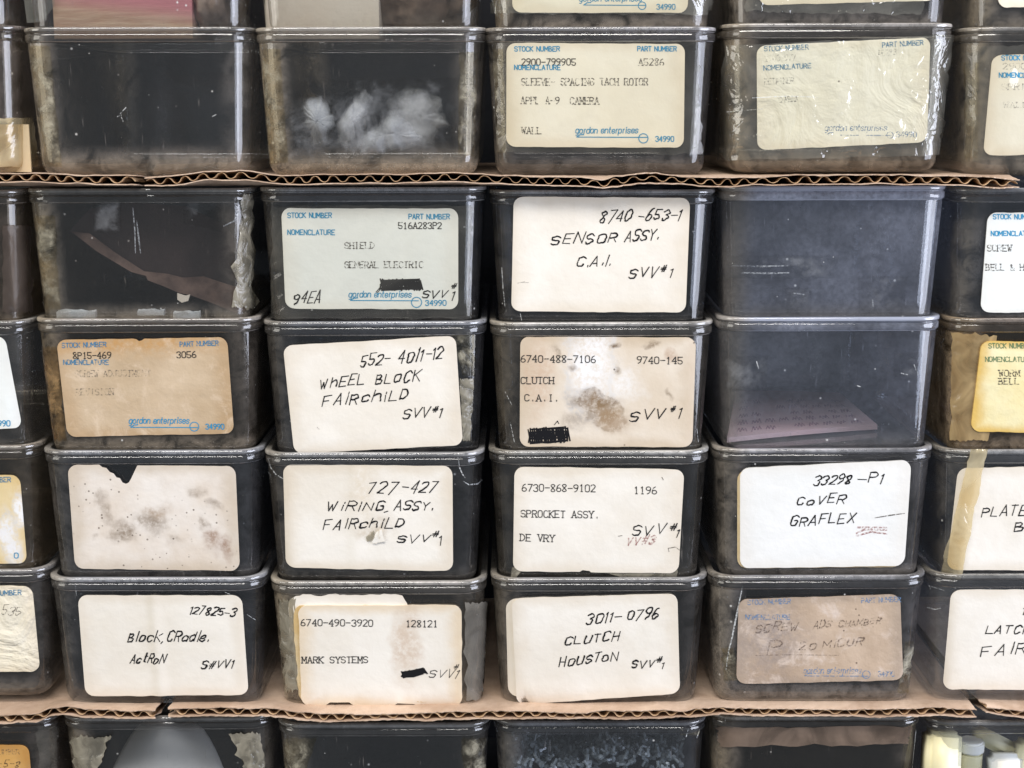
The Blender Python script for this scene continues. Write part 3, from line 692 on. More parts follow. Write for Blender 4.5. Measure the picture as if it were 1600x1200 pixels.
LAB0 = ['top row bin cut off by the upper left corner, mostly hidden', 'top row bin holding a pink and tan wooden block and crumpled brown wrap', 'top row bin holding cream card and crumpled brown paper',
        'top row bin with the bottom of a cream printed label under bubbled film', 'top row bin with a cream label edge and bright shiny film', 'top row bin in the upper right corner with a label corner']
LOOK0 = [(0.6, 0.6, 0.2), (0.3, 0.15, 0.1), (0.3, 0.2, 0.15), (0.8, 0.8, 0.2), (0.8, 0.6, 0.15), (0.7, 0.6, 0.1)]
for c in range(6):
    b1 = BINS[c, 1]
    BINS[c, 0] = Bin(c, 0, b1.loc.x + 0.0006 * (R() - .5), b1.loc.z + BH + 0.0564, 0.0005 * R(), math.radians((R() - .5) * .6), LOOK0[c], LAB0[c])

# ------------------------------------------------------------------ corrugated cardboard sheets between the rows
def cardboard(pts, zf, Yf, label, wl=29.0, amp=5.6, seed=0, x_end=None, torn=()):
    """pts: centre line of the front edge in photo pixels; zf: height of the flat part"""
    wp = [at(x, y, Yf) for x, y in pts]
    def zc(x):
        for a, b in zip(wp, wp[1:]):
            if x <= b.x or b is wp[-1]:
                t = (x - a.x) / (b.x - a.x); t = max(0, min(1, t)); t = t * t * (3 - 2 * t) * .6 + t * .4
                return a.z + (b.z - a.z) * t
    x0, x1 = wp[0].x, wp[-1].x
    root = bpy.data.objects.new('cardboard_sheet', None); COL.objects.link(root)
    base = Vector(((x0 + x1) / 2, 0.08, zf)); root.location = base; root.empty_display_size = 0.02
    tag(root, label, 'cardboard sheet', 'cardboard sheets between the bin rows')
    ys = [0, .0015, .004, .008, .014, .022, .05, .1, 0.16]
    dep = lambda x, q: zf + (zc(x) + 0.0005 * nz(x * 60, seed) - zf) * (1 - sm(0.0, 0.020, q))
    half = 0.0019
    crush = lambda x: 1 - 0.75 * max(0.0, nz(x * 26, seed + 31)) - .35 * max(0.0, nz(x * 75, seed + 37))
    def sheet(name, sgn, th):
        n = int((x1 - x0) / 0.0011); vs, fs = [], []
        for i in range(n + 1):
            x = x0 + (x1 - x0) * i / n
            fj = 0.0007 * nz(x * 120, seed + sgn) + 0.0008 * nz(x * 500, seed + 3 * sgn)
            sep = half * crush(x)
            for (ta, tb, dz) in torn:
                tx0, tx1 = at(ta, 280, Yf).x, at(tb, 280, Yf).x
                if tx0 < x < tx1: sep += sgn * 0 + dz * math.sin(math.pi * (x - tx0) / (tx1 - tx0)) * (0.7 + .5 * nz(x * 300, seed)); fj += 0.0015 * nz(x * 700, 4)
            for q in ys:
                open_ = 1 - sm(0, .012, q)
                z = dep(x, q) + sgn * (half + (sep - half) * open_) + 0.00018 * nz(x * 400, q * 300, seed + sgn) + sgn * 0.0005 * open_ * nz(x * 90, seed + 7 * sgn)
                xe = x + (0.0022 * nz(q * 150 + sgn, seed + 9) if i in (0, n) else 0)
                Y = Yf + q + fj * (1 - sm(0, .01, q))
                vs.append(Vector((xe, Y, z + th * .5)) - base); vs.append(Vector((xe, Y, z - th * .5)) - base)
        m_ = len(ys)
        I = lambda i, j, k: (i * m_ + j) * 2 + k
        for i in range(n):
            for j in range(m_ - 1):
                fs.append((I(i, j, 0), I(i + 1, j, 0), I(i + 1, j + 1, 0), I(i, j + 1, 0)))
                fs.append((I(i, j, 1), I(i, j + 1, 1), I(i + 1, j + 1, 1), I(i + 1, j, 1)))
            fs.append((I(i, 0, 0), I(i, 0, 1), I(i + 1, 0, 1), I(i + 1, 0, 0)))
        for i in (0, n):
            for j in range(m_ - 1): fs.append((I(i, j, 0), I(i, j + 1, 0), I(i, j + 1, 1), I(i, j, 1)))
        return pydata(name, vs, fs, ['kraft'], root, False)
    sheet('liner', 1, 0.0004); sheet('liner', -1, 0.0004)
    # fluting between the two liners
    n = int((x1 - x0) / 0.00045); vs, fs = [], []; k0 = 2 * math.pi / (wl * 0.00027); ph = 0
    ys2 = [0.0, 0.004, 0.012, 0.03, 0.16]
    for i in range(n + 1):
        x = x0 + 0.0006 + (x1 - x0 - 0.0012) * i / n
        ph += k0 * (x1 - x0) / n * (1 + 0.38 * nz(x * 40, seed + 11))
        cr = crush(x)
        a = math.sin(ph); a = math.copysign(abs(a) ** 0.75, a) * (half - 0.0004) * (0.84 + .22 * nz(x * 70, seed + 5))
        sk = 0.0005 * nz(x * 60, seed + 17)
        for q in ys2:
            qq = q + (0.0004 + 0.0009 * nz(x * 300, seed + 2)) * (1 - sm(0, .012, q))
            z = dep(x, q) + a * (1 + (cr - 1) * (1 - sm(0, .012, q)))
            for th in (.00013, -.00013): vs.append(Vector((x + sk * a / half, Yf + qq + 0.0002, z + th)) - base)
    m_ = len(ys2); I = lambda i, j, k: (i * m_ + j) * 2 + k
    for i in range(n):
        for j in range(m_ - 1):
            fs.append((I(i, j, 0), I(i + 1, j, 0), I(i + 1, j + 1, 0), I(i, j + 1, 0))); fs.append((I(i, j, 1), I(i, j + 1, 1), I(i + 1, j + 1, 1), I(i + 1, j, 1)))
        fs.append((I(i, 0, 0), I(i, 0, 1), I(i + 1, 0, 1), I(i + 1, 0, 0)))
    pydata('fluting', vs, fs, ['flute'], root, True)
    return root
zu = max(ROW2Z) + 0.0021; zl = max(ROW6Z) + 0.0021
cardboard([(-190, 279), (0, 278), (41, 277), (110, 280), (170, 281), (213, 282)], zu, -0.008, 'short upper cardboard piece running off the left edge, ending at a ragged gap', seed=1)
cardboard([(226, 284), (262, 282), (330, 275), (385, 274), (440, 281), (512, 280), (609, 279), (707, 277), (789, 281), (862, 283), (910, 285), (942, 287), (960, 283), (1008, 278), (1057, 281), (1105, 285), (1210, 282), (1340, 280), (1502, 282), (1593, 288)],
          zu, -0.008, 'long upper cardboard strip with torn bulging edge, its right end frayed', seed=2, torn=[(945, 1068, 0.0011), (1520, 1592, 0.0006)])
cardboard([(-190, 1124), (0, 1124), (55, 1122), (82, 1112), (104, 1110), (137, 1114), (176, 1116), (243, 1117)], zl, -0.005, 'lower cardboard piece at the left edge, bent up under the wrinkled label bin', seed=3)
cardboard([(263, 1114), (330, 1112), (430, 1113), (470, 1119), (523, 1122), (630, 1120), (710, 1118), (820, 1117), (900, 1118), (980, 1117), (1060, 1115), (1129, 1111), (1210, 1113), (1340, 1114), (1470, 1112), (1526, 1115)],
          zl, -0.005, 'long lower cardboard strip sagging under the bottom labelled row', seed=4)
cardboard([(1541, 1109), (1575, 1113), (1600, 1117), (1790, 1119)], zl, -0.005, 'small lower cardboard piece running off the right edge beside a gap', seed=5)

# ------------------------------------------------------------------ labels
B = BINS
def L(c, r, quad, mat, **k): return Sheet(B[c, r], quad, mat, seed=c * 7 + r * 13, **k)
HB = dict(off=0.0009)
# row 0
s = L(3, 0, [(800, -150), (1080, -150), (1074, 20), (801, 20)], 'p_cream', ny=14)
s.logo(905, 1004, 2, 912, 1008, 8, 1003, 9, 6, 1026, 1056, 15); s.done()
L(4, 0, [(1183, -150), (1466, -150), (1461, 1), (1186, 8)], 'p_cream').done()
L(5, 0, [(1557, -150), (1720, -150), (1715, 9), (1559, 12)], 'p_cream').done()
# row 1
s = L(3, 1, [(792, 67), (1070, 69), (1068, 231), (792, 229)], 'p_cream')
s.form((804, 876, 80), (996, 1058, 80), (804, 877, 109)).text('2900-799905', 815, 102, 899, 102, 10, 'type').text('A5286', 998, 102, 1037, 102, 10, 'type', 'type_soft')
s.text('SLEEVE- SPACING TACH ROTOR', 815, 133, 1012, 133, 10.5, 'type', 'type_soft', 1.5).text('APPL A-9  CAMERA', 814, 162, 935, 163, 10.5, 'type', 'type_soft', 1.5).text('WALL', 815, 209, 846, 209, 10, 'type', 'type_soft', 1.5)
s.logo(899, 998, 208, 901, 1011, 214, 1005, 216, 7.3, 1024, 1054, 221); s.done()
s = L(4, 1, [(1182, 72), (1453, 58), (1447, 222), (1183, 235)], 'p_film', warp=0.0003, bend=[(.45, .08, .0005), (.62, .05, .0004)])
s.form((1194, 1264, 80, 77), (1378, 1443, 74, 70), (1193, 1268, 110, 106), 'blue_soft').text('2900-977', 1195, 96, 1243, 94, 9, 'type', 'type_faint').text('A5283', 1371, 88, 1400, 86, 9, 'type', 'type_faint')
s.text('RETAINER', 1194, 132, 1240, 130, 9, 'type', 'type_faint').text('CAMERA', 1217, 160, 1246, 158, 8, 'type', 'type_faint').logo(1288, 1386, 204, 1290, 1392, 211, 1390, 211, 5, 1400, 1433, 214, 'blue_pale'); s.done()
s = L(5, 1, [(1550, 86), (1730, 82), (1722, 240), (1536, 243)], 'p_cream', bend=[(.2, .12, .0006)])
s.form((1564, 1634, 94), None, (1560, 1634, 121)).text('2900-11', 1566, 108, 1630, 108, 9, 'type', 'type_faint').text('SPRING', 1564, 140, 1620, 140, 9, 'type', 'type_faint').text('WALL', 1566, 168, 1605, 168, 8, 'type', 'type_faint'); s.done()
# row 2
s = L(2, 2, [(440, 325), (716, 326), (716, 483), (447, 482)], 'p_blue')
s.form((450, 520, 340), (639, 704, 342), (450, 525, 366.5), hh=7.6).text('516A283P2', 623, 357, 690, 357, 9.5, 'type').text('SHIELD', 539, 388, 585, 388, 9.5, 'type', 'type_soft', 1.5).text('GENERAL ELECTRIC', 539, 418, 661, 418, 9.5, 'type', 'type_soft', 1.5)
s.logo(545, 644, 464, 548, 654, 469, 651, 472, 8, 665, 699, 477).text('94EA', 458, 475, 503, 471, 17).text('SVV', 659, 465, 700, 465, 12).text('1', 704, 470, 709, 470, 14).text('#', 705, 450, 714, 450, 8)
s.lines(*scribble(594, 436, 658, 453, 20), 'pen').lines([[(588, 456), (603, 438)], [(590, 457), (608, 436)]], 1.6, 'pen'); s.done()
s = L(3, 2, [(803, 307), (1078, 309), (1071, 488), (800, 486)], 'p_warm', **HB)
s.text('8740', 936, 348, 987, 345, 18).text('-653-1', 995, 344, 1064, 344, 17).text('SENSOR', 860, 381, 968, 378, 15.5).text('ASSY.', 975, 377, 1029, 374, 15).text('C.A.I.', 900, 416, 956, 415, 17)
s.text('SVV', 982, 434, 1030, 432, 15).text('#', 1031, 425, 1042, 424, 9).text('1', 1044, 434, 1049, 434, 15).lines([[(809, 442), (820, 439)], [(815, 441), (826, 441)]], .8, 'pen_soft'); s.done()
s = L(5, 2, [(1543, 332), (1720, 332), (1712, 488), (1531, 488)], 'p_blue')
s.form((1551, 1621, 342), None, (1548, 1622, 368)).text('SCREW', 1542, 392, 1580, 392, 9.5, 'type', 'type_soft', 1.5).text('BELL & HOWELL', 1540, 422, 1637, 422, 9.5, 'type', 'type_soft', 1.5); s.done()
# row 3
s = L(0, 3, [(-140, 529), (8, 525), (34, 668), (-110, 673)], 'p_blue'); s.text('34990', -15, 666, 18, 665, 8.5, 'sans'); s.done()
s = L(1, 3, [(89, 531), (355, 527), (366, 677), (106, 682)], 'p_brown', notch=[(208, 0), (213, 1), (217, 4), (221, 3), (226, 0)])
s.form((98, 168, 543, 541), (282, 343, 541, 539), (100, 172, 569), 'blue_soft').text('8P15-469', 115, 560, 174, 559, 9.5, 'type').text('3056', 277, 559, 307, 558, 9.5, 'type').text('SCREW ADJUSTMENT', 118, 588, 236, 587, 9.5, 'type', 'type_faint', 1.5)
s.text('REVISION', 120, 617, 178, 616, 9.5, 'type', 'type_faint', 1.5).logo(202, 297, 661, 205, 309, 667, 304, 666, 7, 322, 352, 670); s.done()
s = L(2, 3, [(443, 540), (712, 524), (723, 695), (460, 708)], 'p_warm')
s.text('552-', 563, 572, 612, 568, 18).text('4011', 622, 567, 662, 563, 18).text('-12', 664, 562, 694, 558, 17).text('WhEEL', 499, 607, 572, 599, 14.5).text('BLOCK', 586, 600, 660, 594, 15.5).text('FAiRchiLD', 503, 635, 642, 621, 16)
s.text('SVV', 629, 654, 674, 650, 14).text('#', 676, 643, 687, 642, 9).text('1', 685, 651, 690, 651, 16).lines([[(496, 667), (499, 670)]], 1, 'pen_soft'); s.done()
s = L(3, 3, [(813, 526), (1086, 527), (1080, 698), (812, 697)], 'p_stain', **HB)
s.text('6740-488-7106', 814, 565, 930, 566, 10.5, 'type').text('9740-145', 995, 567, 1066, 568, 10.5, 'type').text('CLUTCH', 814, 599, 865, 599, 10, 'type').text('C.A.I.', 820, 626, 873, 626, 10, 'type')
s.text('SVV', 983, 657, 1044, 652, 15).text('#', 1047, 642, 1056, 642, 8).text('1', 1058, 652, 1063, 652, 15).lines(*scribble(826, 667, 886, 691, 20, -2), 'pen').lines([[(866, 663), (871, 657), (873, 661)]], 1.6, 'pen'); s.done()
s = L(5, 3, [(1532, 532), (1730, 537), (1722, 678), (1515, 673)], 'p_yellow', off=0.0012, warp=.0003)
s.form((1543, 1612, 543), None, (1538, 1612, 564), 'green').text('WORM GEAR', 1559, 587, 1634, 587, 9.5, 'type', 'type_soft', 1.5).text('BELL & HOWELL', 1559, 599, 1665, 600, 9, 'type', 'type_soft', 1.5); s.done()
# row 4
s = L(0, 4, [(-140, 742), (31, 742), (42, 880), (-120, 880)], 'p_tan'); s.text('PART NUMBER', -46, 753, 19, 752, 7.2, 'sans', 'blue_soft').text('0', 23, 871, 31, 871, 8, 'sans'); s.done()
L(1, 4, [(106, 726), (368, 728), (375, 891), (118, 888)], 'p_mould', nx=60, notch=[(155, 0), (160, 4), (166, 5), (171, 11), (177, 13), (181, 19), (186, 20), (190, 27), (195, 29), (200, 27), (204, 21), (215, 0)]).done()
s = L(2, 4, [(443, 725), (707, 728), (708, 892), (448, 886)], 'p_fold', bend=[(.42, .05, .0004)])
s.text('727', 573, 771, 621, 770, 18.5).text('-427', 625, 769, 685, 769, 18).text('WiRiNG,', 510, 797, 611, 797, 13.5).text('ASSY.', 615, 797, 678, 796, 14).text('FAiRchiLD', 505, 826, 634, 823, 15)
s.text('SVV', 619, 847, 674, 847, 12).text('#', 675, 838, 687, 837, 8).text('1', 686, 852, 691, 851, 16)
s.done()
f = Sheet(B[2, 4], [(588, 829), (598, 824), (604, 845), (578, 850)], 'p_fold', 0, 0.0013, .0002, 2.0, nx=8, ny=6, name='torn_flap', seed=3, skirt=False); f.done('torn curled flap of paper')
f = Sheet(B[2, 4], [(571, 838), (586, 826), (584, 842), (574, 847)], 'flake', 0, 0.0010, .0001, 1.5, nx=8, ny=4, name='tear', seed=4, skirt=False); f.done()
s = L(3, 4, [(804, 729), (1069, 733), (1060, 895), (802, 892)], 'p_warm', botnotch=[(.40, 0), (.42, 3), (.46, 2), (.47, 0)])
s.text('6730-868-9102', 816, 767, 930, 768, 11, 'type').text('1196', 991, 771, 1026, 771, 11, 'type').text('SPROCKET ASSY.', 814, 807, 936, 809, 10.5, 'type').text('DE VRY', 813, 844, 866, 846, 10.5, 'type')
s.text('SVV', 986, 837, 1043, 833, 14, wd=2.2).text('#', 1046, 829, 1058, 828, 9).text('1', 1055, 838, 1060, 838, 13).text('VV#3', 979, 851, 1024, 849, 12, mat='red', wd=3).lines([[(966, 837), (972, 836)], [(1034, 745), (1036, 749)]], 1.6, 'pen_soft')
s.lines([[(1044, 856), (1055, 854), (1062, 859)], [(1044, 857), (1045, 861)]], 1.5, 'pen_soft'); s.done()
Sheet(B[4, 4], [(1152, 734), (1420, 721), (1409, 885), (1152, 888)], 'p_old', 16, 0.0004, 0.00005, seed=91).done('yellowed label edge behind the white one')
s = L(4, 4, [(1156, 731), (1423, 718), (1412, 883), (1156, 887)], 'p_white', off=0.0010)
s.text('33298', 1270, 757, 1331, 755, 14).text('-P1', 1337, 754, 1382, 753, 14).text('CoVER', 1244, 788, 1322, 784, 13).text('GRAFLEX', 1233, 821, 1338, 814, 14)
s.lines([[(1338, 832), (1350, 826), (1384, 827)], [(1338, 836), (1360, 830), (1385, 833)], [(1340, 823), (1384, 823)]], 4, 'red').lines([[(1366, 808), (1390, 804), (1412, 801)]], 1.6, 'pen_soft'); s.done()
s = L(5, 4, [(1497, 731), (1720, 727), (1712, 892), (1480, 889)], 'p_warm', bend=[(.1, .06, .0005)])
s.text('PLATE', 1532, 806, 1606, 803, 15).text('B.', 1583, 831, 1612, 829, 14); s.done()
# row 5
s = L(0, 5, [(-140, 915), (50, 915), (62, 1048), (-120, 1050)], 'p_wrink', warp=.0004); s.text('PART NUMBER', -36, 930, 36, 928, 7.2, 'sans', 'blue_soft').text('-535', -8, 960, 36, 959, 14, mat='pen_soft', wd=1.2); s.done()
s = L(1, 5, [(122, 930), (378, 930), (388, 1085), (134, 1087)], 'p_warm', bend=[(.455, .05, .0008), (.42, .03, -.0003)])
s.text('127825-3', 296, 959, 370, 962, 12).text('Block,', 200, 1001, 258, 1001, 15).text('CRadle.', 261, 1000, 327, 1002, 15).text('ActRoN', 203, 1035, 260, 1035, 13).text('S#VV1', 314, 1043, 366, 1043, 12); s.done()
Sheet(B[2, 5], [(445, 928), (640, 926), (640, 1095), (468, 1096)], 'p_warm', 22, 0.0004, .00005, 4, seed=77).done('older pale label edge behind')
Sheet(B[2, 5], [(456, 944), (700, 944), (700, 1096), (466, 1096)], 'p_old', 14, 0.0008, .00005, 3, seed=78).done('yellowed older label behind')
s = L(2, 5, [(466, 944), (722, 944), (722, 1103), (471, 1101)], 'p_mark', off=.0013, ragged=1.2, botnotch=[(.15, 0), (.18, 5), (.3, 5), (.33, 0), (.57, 0), (.60, 4), (.70, 4), (.75, 0)])
s.text('6740-490-3920', 471, 976, 583, 977, 10, 'type').text('128121', 635, 978, 684, 978, 10, 'type').text('MARK SYSTEMS', 473, 1034, 575, 1034, 9.5, 'type').lines(*scribble(628, 1045, 664, 1054, 14, -5), 'pen')
s.text('SVV1', 669, 1057, 718, 1058, 12, wd=1.4).text('#', 709, 1044, 719, 1043, 6, wd=1.3); s.done()
Sheet(B[3, 5], [(791, 935), (1050, 930), (1050, 1086), (795, 1088)], 'p_warm', 16, 0.0005, .00005, seed=66).done('older label behind')
s = L(3, 5, [(800, 934), (1058, 927), (1062, 1082), (808, 1100)], 'p_warm', off=.0011)
s.text('3011-', 915, 975, 973, 969, 15).text('0796', 979, 968, 1031, 964, 15).text('CLUTCH', 882, 1006, 970, 999, 13).text('HOUSTON', 873, 1040, 967, 1030, 13).text('SVV', 986, 1043, 1024, 1041, 11).text('#', 1025, 1033, 1036, 1032, 8).text('1', 1033, 1042, 1038, 1042, 10); s.done()
s = L(4, 5, [(1154, 936), (1406, 928), (1410, 1062), (1150, 1068)], 'p_dirty')
s.form((1168, 1236, 944, 942), (1346, 1408, 941, 939), (1165, 1235, 967), 'blue_pale').logo(1255, 1346, 1051, 1257, 1356, 1055, 1353, 1053, 6, 1372, 1398, 1056, 'blue_pale')
s.text('SCREW', 1179, 988, 1250, 982, 13, mat='pen_worn').text('ADS', 1270, 981, 1300, 979, 11, mat='pen_worn').text('CHAMBER', 1310, 979, 1378, 972, 9, mat='pen_worn').text('P', 1198, 1020, 1226, 1018, 21, mat='pen_worn').text('20', 1248, 1015, 1278, 1013, 11, mat='pen_worn').text('MICUR', 1284, 1012, 1350, 1007, 11, mat='pen_worn')
s.lines([[(1179, 1023), (1240, 1022), (1310, 1023)]], 1.2, 'pen_worn'); s.done()
s = L(5, 5, [(1486, 921), (1720, 921), (1712, 1078), (1473, 1076)], 'p_warm')
s.text('LATCH', 1538, 990, 1612, 988, 13).text('FAiR', 1532, 1023, 1608, 1019, 15).text('1', 1596, 960, 1602, 960, 10); s.done()
# row 6
s = L(0, 6, [(-140, 1165), (45, 1163), (56, 1290), (-120, 1290)], 'p_orange', ny=8); s.text('PART NUMBER', -38, 1178, 33, 1177, 7.2, 'sans', 'type_faint').text('9-5-8', -12, 1198, 32, 1198, 10, mat='pen_soft', wd=1.3); s.done()

# ------------------------------------------------------------------ tape, film, adhesive remains, scratches and painted highlights on the bins
def P(c, r, name, quad, mat, rag=6.0, off=0.0003, warp=.0001, nx=22, ny=14, seed=None, color=None, **k):
    return Sheet(B[c, r], quad, mat, 0, off, warp, rag, name=name, nx=nx, ny=ny, skirt=False, seed=(c * 3 + r * 5 + len(name)) if seed is None else seed, **k).done()
P(4, 1, 'film_wrap', [(1137, 70), (1494, 52), (1494, 243), (1118, 252)], 'film_clear', 3, 0.0014, .0006, 50, 26)
P(3, 1, 'film_wrap', [(778, 62), (1092, 60), (1096, 244), (776, 240)], 'film_tape', 5, 0.0011, .0003, 40, 20)
P(3, 0, 'film_wrap', [(766, -120), (1113, -120), (1112, 26), (768, 24)], 'film_clear', 6, 0.0012, .0005, 40, 18)
P(4, 0, 'film_wrap', [(1165, -120), (1480, -120), (1440, 26), (1165, 22)], 'film_clear', 6, 0.0012, .0005, 40, 18)
P(2, 2, 'film_wrap', [(424, 318), (740, 318), (736, 500), (424, 500)], 'film_tape', 6, 0.0011, .0002, 30, 16)
P(5, 1, 'film_wrap', [(1512, 70), (1740, 68), (1740, 250), (1508, 252)], 'film_tape', 4, 0.0012, .0004, 30, 16)
P(1, 3, 'tape_residue', [(62, 540), (92, 540), (106, 690), (80, 690)], 'residue_brown', 4)
P(1, 2, 'torn_tape', [(374, 300), (396, 300), (406, 488), (352, 482)], 'flake', 7, .0006, .0004)
P(1, 2, 'tape_residue', [(50, 335), (88, 335), (96, 485), (68, 485)], 'residue', 4)
P(2, 1, 'frosted_haze', [(425, 125), (715, 120), (715, 258), (425, 258)], 'frost_sheen', 4)
P(2, 1, 'frosted_haze', [(455, 140), (690, 140), (690, 250), (455, 250)], 'frost_sheen', 4, off=.0005, seed=41)
P(4, 2, 'smudge', [(1140, 398), (1310, 398), (1310, 436), (1140, 436)], 'frost_sheen', 2)  # soft horizontal highlight painted as a pale patch
P(4, 2, 'smudge', [(1225, 448), (1270, 448), (1268, 495), (1228, 495)], 'frost_sheen', 2, seed=31)
P(4, 2, 'smudge', [(1340, 430), (1420, 430), (1410, 492), (1340, 492)], 'frost_sheen', 2, seed=32)
P(4, 3, 'smudge', [(1128, 555), (1200, 555), (1200, 612), (1130, 612)], 'frost_sheen', 2, seed=33)
P(4, 3, 'smudge', [(1395, 550), (1440, 550), (1436, 595), (1395, 595)], 'frost_sheen', 2, seed=34)
P(1, 2, 'smudge', [(145, 310), (190, 310), (190, 365), (145, 365)], 'frost_sheen', 2, seed=35)
P(1, 2, 'smudge', [(285, 310), (345, 310), (350, 365), (285, 350)], 'frost_sheen', 2, seed=36)
P(1, 1, 'tape_residue', [(44, 70), (80, 70), (98, 262), (72, 262)], 'residue', 3)
P(2, 1, 'tape_residue', [(408, 75), (440, 75), (452, 255), (418, 258)], 'residue', 3)
P(2, 1, 'tape_residue', [(716, 80), (748, 80), (742, 245), (714, 245)], 'residue', 3, seed=8)
P(3, 1, 'tape_residue', [(768, 75), (788, 75), (792, 240), (776, 240)], 'residue', 3)
P(2, 3, 'torn_tape', [(716, 590), (742, 590), (734, 690), (722, 690)], 'flake', 3, .0005)
P(2, 3, 'tape_residue', [(700, 512), (745, 512), (742, 590), (722, 590)], 'residue', 5)
P(5, 3, 'tan_tape', [(1486, 516), (1560, 522), (1545, 690), (1484, 690)], 'film_tan', 5, .0006, .0003)
P(5, 4, 'yellowed_tape_strip', [(1514, 690), (1544, 690), (1500, 905), (1470, 905)], 'film_yellow', 3, .0022, .0003, 10, 30)
P(2, 5, 'film_flap', [(722, 938), (758, 938), (775, 1092), (724, 1094)], 'film_grey', 4, .0016, .0006)
P(2, 5, 'torn_tape', [(430, 935), (466, 930), (470, 1080), (446, 1085)], 'flake', 8, .0004)
P(4, 5, 'tape_residue', [(1412, 1000), (1430, 1000), (1422, 1085), (1398, 1085)], 'residue', 4)
P(4, 5, 'tape_residue', [(1125, 1010), (1150, 1010), (1155, 1065), (1130, 1065)], 'residue', 4, seed=5)
P(1, 6, 'torn_tape', [(106, 1146), (180, 1146), (150, 1215), (118, 1215)], 'flake', 9, .0006)
P(1, 6, 'torn_tape', [(352, 1142), (410, 1140), (420, 1215), (385, 1215)], 'flake', 9, .0006, seed=21)
P(2, 6, 'tape_residue', [(440, 1150), (500, 1150), (470, 1230), (445, 1230)], 'residue', 6)
P(2, 6, 'tape_residue', [(715, 1150), (762, 1150), (760, 1230), (725, 1230)], 'residue', 6, seed=12)
P(3, 6, 'tape_residue', [(1060, 1135), (1096, 1135), (1092, 1150), (1062, 1150)], 'residue', 3)
P(4, 6, 'brown_film', [(1118, 1134), (1426, 1130), (1420, 1164), (1124, 1168)], 'film_brown', 5, .0007, .0003)
P(0, 6, 'torn_tape', [(52, 1130), (92, 1132), (88, 1215), (62, 1215)], 'film_tape', 5, .0008, .0004)
P(0, 1, 'tan_tape', [(-60, 185), (52, 182), (62, 262), (-60, 262)], 'film_yellow', 3, .0004)
P(0, 2, 'brown_film', [(2, 350), (48, 350), (52, 490), (2, 490)], 'film_dim', 4, .0005)
P(5, 1, 'tape_residue', [(1505, 95), (1532, 95), (1530, 250), (1506, 250)], 'residue', 4)
P(3, 4, 'tape_corner', [(800, 885), (818, 888), (806, 903), (798, 903)], 'flake', 1, .0004, nx=6, ny=4)
P(3, 4, 'tape_corner', [(920, 888), (1060, 890), (1058, 904), (980, 904)], 'flake', 2, .0003, nx=10, ny=4, seed=9)
mark(B[4, 5], 'crack', [[(1160, 917), (1157, 930), (1151, 960), (1143, 1000), (1138, 1020), (1135, 1045)], [(1139, 1018), (1142, 1030)]], 2.4)
mark(B[2, 4], 'tape_edge', [[(420, 716), (424, 730), (432, 741), (443, 748)], [(716, 715), (718, 730), (722, 740), (726, 746)], [(724, 752), (732, 757), (745, 756), (752, 750)], [(418, 738), (424, 741)]], 2.0)
mark(B[1, 1], 'scuff_glint', [[(184, 182), (190, 180)], [(188, 178), (197, 168)], [(190, 183), (193, 190)], [(332, 182), (338, 179)]], 1.6)
mark(B[1, 2], 'scuff_glint', [[(208, 325), (211, 360), (212, 395)], [(214, 345), (217, 372), (220, 395)], [(372, 308), (371, 330), (366, 345), (350, 353)]], 2.2, 'scuff_glint')
mark(B[3, 3], 'scuff_glint', [[(790, 612), (800, 632)], [(798, 660), (804, 690)], [(842, 702), (852, 710)], [(1088, 670), (1090, 690)]], 1.3)
mark(B[3, 2], 'scuff_glint', [[(785, 418), (787, 450), (790, 480)], [(792, 312), (802, 311)], [(813, 490), (815, 500)]], 1.2)
mark(B[4, 2], 'scuff_glint', [[(1146, 415), (1190, 416), (1230, 415)], [(1160, 426), (1200, 427), (1232, 426)], [(1240, 458), (1256, 460)], [(1363, 468), (1364, 478)]], 3.0, 'scuff_glint')  # the two long streaks are painted highlights of the back inner edges
mark(B[4, 3], 'scuff_glint', [[(1182, 565), (1185, 575)], [(1408, 583), (1418, 585)], [(1428, 570), (1434, 585)], [(1338, 602), (1344, 604)], [(1171, 700), (1172, 712)]], 2.2)
mark(B[4, 1], 'glint', [[(1175, 153), (1230, 150), (1275, 152)], [(1142, 175), (1190, 170)], [(1162, 190), (1150, 205)], [(1455, 175), (1470, 190), (1478, 240)]], 1.8, off=.0022)  # bright reflections on the shiny film, painted as white strokes
mark(B[5, 5], 'scuff_glint', [[(1450, 908), (1455, 920)], [(1470, 950), (1462, 952), (1450, 949)], [(1452, 915), (1475, 922)]], 1.4)
mark(B[3, 6], 'scuff_glint', [[(1075, 1138), (1072, 1150)], [(1092, 1140), (1088, 1152)], [(1062, 1137), (1066, 1140)], [(774, 1130), (778, 1142)]], 2.4)
mark(B[1, 5], 'scuff_glint', [[(352, 925), (376, 935)], [(386, 960), (398, 968)], [(118, 915), (120, 930)]], 1.1)
mark(B[4, 6], 'scuff_glint', [[(1134, 1120), (1132, 1150)], [(1430, 1140), (1424, 1200)]], 1.4)

